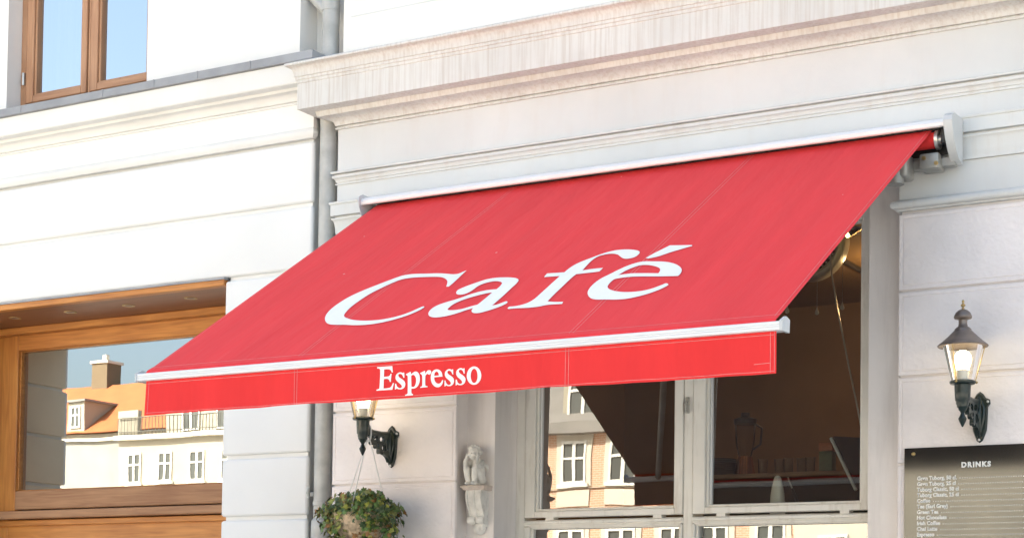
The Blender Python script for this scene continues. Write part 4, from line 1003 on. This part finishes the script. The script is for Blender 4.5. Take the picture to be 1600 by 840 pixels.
# tilted monitor at the right
e = empty('tilted_screen', at(1335, 760, .95), 'dark tilted screen with pale edge at the right side of the cafe window', 'screen')
def slab(name, m, parent, pts, th):
    bm = bmesh.new(); nn = (Vector(pts[1])-Vector(pts[0])).cross(Vector(pts[3])-Vector(pts[0])).normalized()*th
    a = [bm.verts.new(p) for p in pts]; b = [bm.verts.new(Vector(p)+nn) for p in pts]
    bm.faces.new(a); bm.faces.new(b)
    for k in range(4): bm.faces.new((a[k], a[(k+1) % 4], b[(k+1) % 4], b[k]))
    return finish(bm, name, m, parent)
q0, q1 = at(1301, 684, .95), at(1340, 765, .85)
q2, q3 = q1+Vector((.45, .25, -.02)), q0+Vector((.45, .25, -.02))
slab('panel', 'dark', e, [q0, q1, q2, q3], .02)
bm = bmesh.new(); tube(bm, [q0+Vector((-.006, -.012, 0)), q1+Vector((-.006, -.012, 0))], .010, 8); finish(bm, 'edge', 'capgrey', e, 60)
bm = bmesh.new(); tube(bm, [q1.lerp(q2, .5), (q1.lerp(q2, .5).x, q1.y+.1, 2.36)], .02, 8); finish(bm, 'stand', 'dark', e, 60)
# tin
e, b0 = item('storage_tin', 'small green and orange tin standing on the bar shelf', 'tin', 1293, SHY+.15)
hz_ = at(1293, 692, SHY+.15).z-SHZ
bm = bmesh.new(); bbox(bm, b0.x-.045, b0.x+.045, b0.y-.04, b0.y+.04, b0.z, b0.z+hz_*.72, .006, 2); finish(bm, 'body', 'green', e, 40)
bm = bmesh.new(); bbox(bm, b0.x-.047, b0.x+.047, b0.y-.042, b0.y+.042, b0.z+hz_*.72+.001, b0.z+hz_, .006, 2); finish(bm, 'lid', 'orange', e, 40)
for k, px in enumerate((1192, 1215, 1232, 1250, 1266)):
    p = at(px, 720, SHY+.1)
    bm = bmesh.new(); lathe(bm, [(0, .004), (.028, .004), (.034, .10), (.033, .10), (.027, .008)], p.x, SHY+.1+.03*(k % 2), 16, SHZ+.001)
    tag(finish(bm, 'drinking_glass', 'clearg', None, 40), 'clear drinking glass on the bar shelf, %s from the blender' % ('first', 'second', 'third', 'fourth', 'fifth')[k], 'glass', 'glasses on the bar shelf')
# round clock high up, hanging cord, drops, spot lamp
cc = at(1264, 378, 2.3); rr = .262
e = empty('round_wall_clock', cc, 'round white-rimmed clock high inside the cafe, partly hidden by the awning', 'clock')
def disc(bm, prof, c, n=40):
    rings = [[bm.verts.new((c.x+r_*math.cos(2*math.pi*k/n), c.y+y, c.z+r_*math.sin(2*math.pi*k/n))) for k in range(n)] for r_, y in prof]
    for a, b in zip(rings, rings[1:]):
        for k in range(n): bm.faces.new((a[k], a[(k+1) % n], b[(k+1) % n], b[k]))
bm = bmesh.new(); disc(bm, [(rr*.80, .0), (rr*.83, -.03), (rr*.9, -.04), (rr*.97, -.03), (rr, .0), (rr, .08)], cc); finish(bm, 'rim', 'ceramic', e, 50)
bm = bmesh.new(); disc(bm, [(.001, -.002), (rr*.82, -.002)], cc); finish(bm, 'dial', 'dark', e)
bm = bmesh.new()
for k in range(36):
    a = 2*math.pi*k/36; p = cc+Vector((math.cos(a), 0, math.sin(a)))*rr*.76
    bbox(bm, p.x-.006, p.x+.006, p.y-.012, p.y-.003, p.z-.006, p.z+.006)
finish(bm, 'minute_mark', 'capgrey', e)
bm = bmesh.new()
for ang, ln in ((1.2, .6), (2.6, .45)): tube(bm, [cc+Vector((0, -.01, 0)), cc+Vector((math.cos(ang)*rr*ln, -.01, math.sin(ang)*rr*ln))], .005, 6)
finish(bm, 'hand', 'capgrey', e)
bm = bmesh.new(); tube(bm, [(cc.x, cc.y+.04, cc.z), (cc.x, RY1, cc.z)], .02, 8); finish(bm, 'mount', 'dark', e, 60)
bm = bmesh.new(); tube(bm, [at(x, y, 1.5) for x, y in ((1296, 380), (1300, 430), (1308, 480), (1318, 530), (1328, 580), (1337, 622), (1352, 700))], .0055, 6)
tag(finish(bm, 'pull_cord', 'ceramic', None, 60), 'pale cord hanging slack inside the right part of the cafe window', 'cord')
for px, py, wh in ((1230, 485, 'beside the awning rail end'), (1276.5, 487, 'in the middle of three'), (1316, 479, 'next to the slack cord')):
    p = at(px, py, 1.9)
    e = empty('glass_drop_pendant', p, 'tiny white drop pendant on a thread inside the cafe, '+wh, 'pendant', 'drop pendants on threads inside the window')
    bm = bmesh.new(); lathe(bm, [(0, -.022), (.012, -.016), (.014, -.004), (.008, .012), (.003, .03), (0, .032)], p.x, p.y, 12, p.z); finish(bm, 'drop', 'ceramic', e, 60)
    bm = bmesh.new(); tube(bm, [(p.x, p.y, p.z+.03), (p.x, p.y, RZ1)], .0012, 5); finish(bm, 'thread', 'capgrey', e, 60)
p = at(1330, 361, 2.1)
e = empty('spot_lamp', p, 'small lit yellow spot lamp glowing high inside the cafe', 'lamp')
bm = bmesh.new(); tube(bm, [p+Vector((.05, .02, .035)), p+Vector((-.02, -.01, -.014))], [.03, .032], 14); finish(bm, 'housing', 'brass', e, 40)
bm = bmesh.new(); tube(bm, [p+Vector((-.02, -.01, -.014)), p+Vector((-.034, -.016, -.024))], [.026, .024], 14); finish(bm, 'lit_face', emit('warm_spot', (1, .75, .28), 4), e, 40)
bm = bmesh.new(); tube(bm, [p+Vector((.05, .02, .03)), Vector((p.x+.05, p.y+.02, RZ1))], .006, 6); finish(bm, 'stem', 'dark', e, 60)
ld = bpy.data.lights.new('room_fill_light', 'POINT'); ld.energy = 7; ld.color = (1, .60, .28); ld.shadow_soft_size = .06
lo_ = bpy.data.objects.new('room_fill_light', ld); col.objects.link(lo_); lo_.location = p+Vector((.10, .95, -.25))  # added fill, set well behind the spot lamp to warm the back wall

# ================================================================== houses across the water, seen in the panes
def house(name, label, x0, x1, yf, depth, zt, wallm, base=0):
    e = empty(name, ((x0+x1)/2, yf, 0), label, 'house', 'houses across the street seen reflected in the glass')
    box('wall', wallm, e, x0, x1, yf-depth, yf, base, zt)
    return e
def window(e, xc, zb, w, h, yf, rows=2, sill=True, surround=None, trans=.42):
    x0, x1, t = xc-w/2, xc+w/2, .10
    if surround: boxes('window_surround', surround, e, [(x0-.22, x0, yf, yf+.05, zb-.1, zb+h+.25), (x1, x1+.22, yf, yf+.05, zb-.1, zb+h+.25), (x0, x1, yf, yf+.05, zb+h, zb+h+.25)])
    f = boxes('window', 'wtrim', e, [(x0, x0+t, yf, yf+.09, zb, zb+h), (x1-t, x1, yf, yf+.09, zb, zb+h), (x0+t, x1-t, yf, yf+.09, zb, zb+t), (x0+t, x1-t, yf, yf+.09, zb+h-t, zb+h), (xc-t*.7, xc+t*.7, yf, yf+.085, zb+t, zb+h-t),
        (x0+t, xc-t*.7, yf, yf+.08, zb+h*(1-trans)-t*.5, zb+h*(1-trans)+t*.5), (xc+t*.7, x1-t, yf, yf+.08, zb+h*(1-trans)-t*.5, zb+h*(1-trans)+t*.5)])
    for a, b in ((x0+t, xc-t*.7), (xc+t*.7, x1-t)):
        box('pane', 'farpane', f, a, b, yf+.005, yf+.03, zb+t, zb+h-t)
    if sill: box('sill', 'wtrim', f, x0-.12, x1+.12, yf, yf+.16, zb-.14, zb-.003)
    return f
YB = -46
pu = Vector((-2.31, .437, 2.413)); plw = Vector((-2.31, .437, 1.43))
mu = lambda px, py: mirror(px, py, pu, TU, LU, YB)
x1_, x2_ = mu(897, 720)[0], mu(975, 720)[0]; st = x2_-x1_
bx_l = x1_-3.6*st; bx_r = x1_+4.45*st
zw0, zw1 = mu(897, 757)[1], mu(897, 686)[1]
ze0, ze1 = mu(870, 679)[1], mu(870, 662)[1]
za0, za1 = mu(897, 791)[1], mu(897, 767)[1]
zl1 = mirror(873, 826, plw, TU, LL, YB)[1]
bh = house('brick_house', 'pale red brick house with white casement windows reflected in the left cafe pane', bx_l, bx_r, YB, 10, ze0+.1, 'brick')
box('eaves_cornice', 'slate', bh, bx_l-.1, bx_r+.05, YB-.2, YB+.45, ze0, ze1)
for i in range(-3, 5):
    xc = x1_+st*i
    window(bh, xc, zw0, 1.12, zw1-zw0, YB, surround='sand')
    box('apron_panel', 'sand', bh, xc-.72, xc+.72, YB, YB+.06, za0, za1)
    window(bh, xc, zl1-1.75, 1.12, 1.75, YB, surround='sand')
    window(bh, xc, .9, 1.12, 1.5, YB)
boxes('string_course', 'sand', bh, [(bx_l, bx_r, YB, YB+.09, za1+.06, zw0-.16)])
bm = bmesh.new(); addpoly(bm, [(bx_l, YB+.3, ze1+.01), (bx_r, YB+.3, ze1+.01), (bx_r, YB-4.5, ze1+3.9), (bx_l, YB-4.5, ze1+3.9), (bx_l, YB-10, ze1+.01), (bx_r, YB-10, ze1+.01)], [(0, 1, 2, 3), (3, 2, 5, 4), (0, 3, 4), (1, 5, 2), (0, 4, 5, 1)])
rf = finish(bm, 'roof', 'slate', bh)
for xc in (x1_-2.2*st, x1_+.1*st, x1_+2.1*st, x1_+3.8*st):
    boxes('dormer', 'offwhite', bh, [(xc-.9, xc+.9, YB-3.2, YB-.2, ze1+.02, ze1+1.95)])
    window(bh, xc, ze1+.12, 1.3, 1.6, YB-.2, sill=False, trans=.3)
    boxes('dormer_roof', 'zinc', bh, [(xc-1.1, xc+1.1, YB-3.4, YB+.05, ze1+1.96, ze1+2.1)])
# sand coloured neighbour to the right of the brick house
sx_l, sx_r = bx_r+.06, -4.0
sh2 = house('sand_house', 'sand coloured rendered house with white windows reflected at the right of the panes', sx_l, sx_r, YB+.4, 10, 10.4, 'sand')
for i in range(int((sx_r-sx_l-1)/2.1)):
    xc = sx_l+1.4+i*2.1
    for zb in (1.2, 4.3, 7.3): window(sh2, xc, zb, 1.05, 1.75, YB+.4)
box('eaves_cornice', 'offwhite', sh2, sx_l, sx_r, YB, YB+.8, 10.41, 10.75)
bm = bmesh.new(); addpoly(bm, [(sx_l, YB+.7, 10.76), (sx_r, YB+.7, 10.76), (sx_r, YB-4.3, 14.6), (sx_l, YB-4.3, 14.6), (sx_l, YB-9.5, 10.76), (sx_r, YB-9.5, 10.76)], [(0, 1, 2, 3), (3, 2, 5, 4), (0, 3, 4), (1, 5, 2), (0, 4, 5, 1)])
finish(bm, 'roof', 'tile', sh2)
# far left group seen in the shop window
YC = -65
cx_l, cx_r = -68.05, -52.0
ch_ = house('cream_house', 'cream rendered house with roof terrace railing reflected in the wooden shop window', cx_l, cx_r, YC, 9, 12.3, 'offwhite')
boxes('terrace_cornice', 'sand', ch_, [(cx_l-.1, cx_r, YC-.1, YC+.35, 12.3, 12.55)])
for i in range(6):
    xc = -66.8+i*2.30
    window(ch_, xc, 9.85, 1.05, 1.72, YC, trans=.38)
    window(ch_, xc, 6.4, 1.05, 1.9, YC); window(ch_, xc, 3.0, 1.05, 1.9, YC)
boxes('penthouse', 'offwhite', ch_, [(cx_l+1.6, cx_r, YC-8, YC-2.2, 12.56, 15.2)])
for xc in (-64.6, -62.0, -58.5, -55.5): window(ch_, xc, 13.0, 1.3, 1.9, YC-2.2, sill=False, trans=.3)
bm = bmesh.new(); x = cx_l+.1
tube(bm, [(cx_l+.1, YC+.2, 13.55), (cx_r, YC+.2, 13.55)], .035, 6); tube(bm, [(cx_l+.1, YC+.2, 12.75), (cx_r, YC+.2, 12.75)], .03, 6)
while x < cx_r: tube(bm, [(x, YC+.2, 12.55), (x, YC+.2, 13.55)], .025, 5); x += .26
finish(bm, 'terrace_railing', 'railing', ch_)
boxes('terrace_parapet', 'offwhite', ch_, [(cx_l-.02, cx_l+1.5, YC-.2, YC+.1, 12.56, 14.0)])
bm = bmesh.new(); addpoly(bm, [(cx_l+1.2, YC-1.8, 15.2), (cx_r, YC-1.8, 15.2), (cx_r, YC-4.5, 17.0), (cx_l+3.0, YC-4.5, 17.0), (cx_l+1.2, YC-8.2, 15.2), (cx_r, YC-8.2, 15.2)], [(0, 1, 2, 3), (3, 2, 5, 4), (0, 3, 4), (1, 5, 2), (0, 4, 5, 1)])
finish(bm, 'roof', 'slate', ch_)
yo = YC-10
oe = refl(150, 676, GY, 75)[1]; orz = refl(150, 603, GY, 80)[1]
oh = house('orange_roofed_house', 'house with a big orange tiled roof and brick chimney reflected in the shop window', -88, -66.0, yo, 10, oe-.05, 'offwhite')
bm = bmesh.new()
addpoly(bm, [(-90, yo+.4, oe), (-62.5, yo+.4, oe), (-62.5, yo-5, orz), (-90, yo-5, orz), (-90, yo-11, oe), (-62.5, yo-11, oe)], [(0, 1, 2, 3), (3, 2, 5, 4), (0, 3, 4), (1, 5, 2), (0, 4, 5, 1)])
rf = finish(bm, 'roof', 'tile', oh)
cxa = refl(150, 590, GY, 80)[0]; cxb = refl(183, 590, GY, 80)[0]-.55; cz_t = refl(166, 568, GY, 80)[1]
boxes('chimney', 'chimbrick', rf, [(cxa, cxb, yo-5.9, yo-4.6, orz-1.5, cz_t)])
boxes('chimney_cap', 'sand', rf, [(cxa-.12, cxb+.12, yo-6.0, yo-4.5, cz_t, cz_t+.18), ((cxa+cxb)/2-.15, (cxa+cxb)/2+.15, yo-5.4, yo-5.1, cz_t+.18, cz_t+.65)])
dx = refl(114, 660, GY, 74.5)[0]
boxes('dormer', 'offwhite', oh, [(dx-.8, dx+.8, yo-2.5, yo+.2, oe+.1, oe+2.1)])
window(oh, dx, oe+.35, .95, 1.45, yo+.2, sill=False)
boxes('dormer_roof', 'slate', oh, [(dx-1.0, dx+1.0, yo-2.8, yo+.4, oe+2.11, oe+2.25)])
# pale sheeted annex in front of it
an = house('pale_annex', 'low pale rendered annex beside the cream house reflected in the shop window', -76, -68.15, YC-1, 7, 12.5, 'tarp')
box('coping', 'sand', an, -76.1, -68.12, YC-8.1, YC-.8, 12.51, 12.68)
for xc in (-74.2, -71.6): window(an, xc, 6.5, 1.1, 1.8, YC-1)
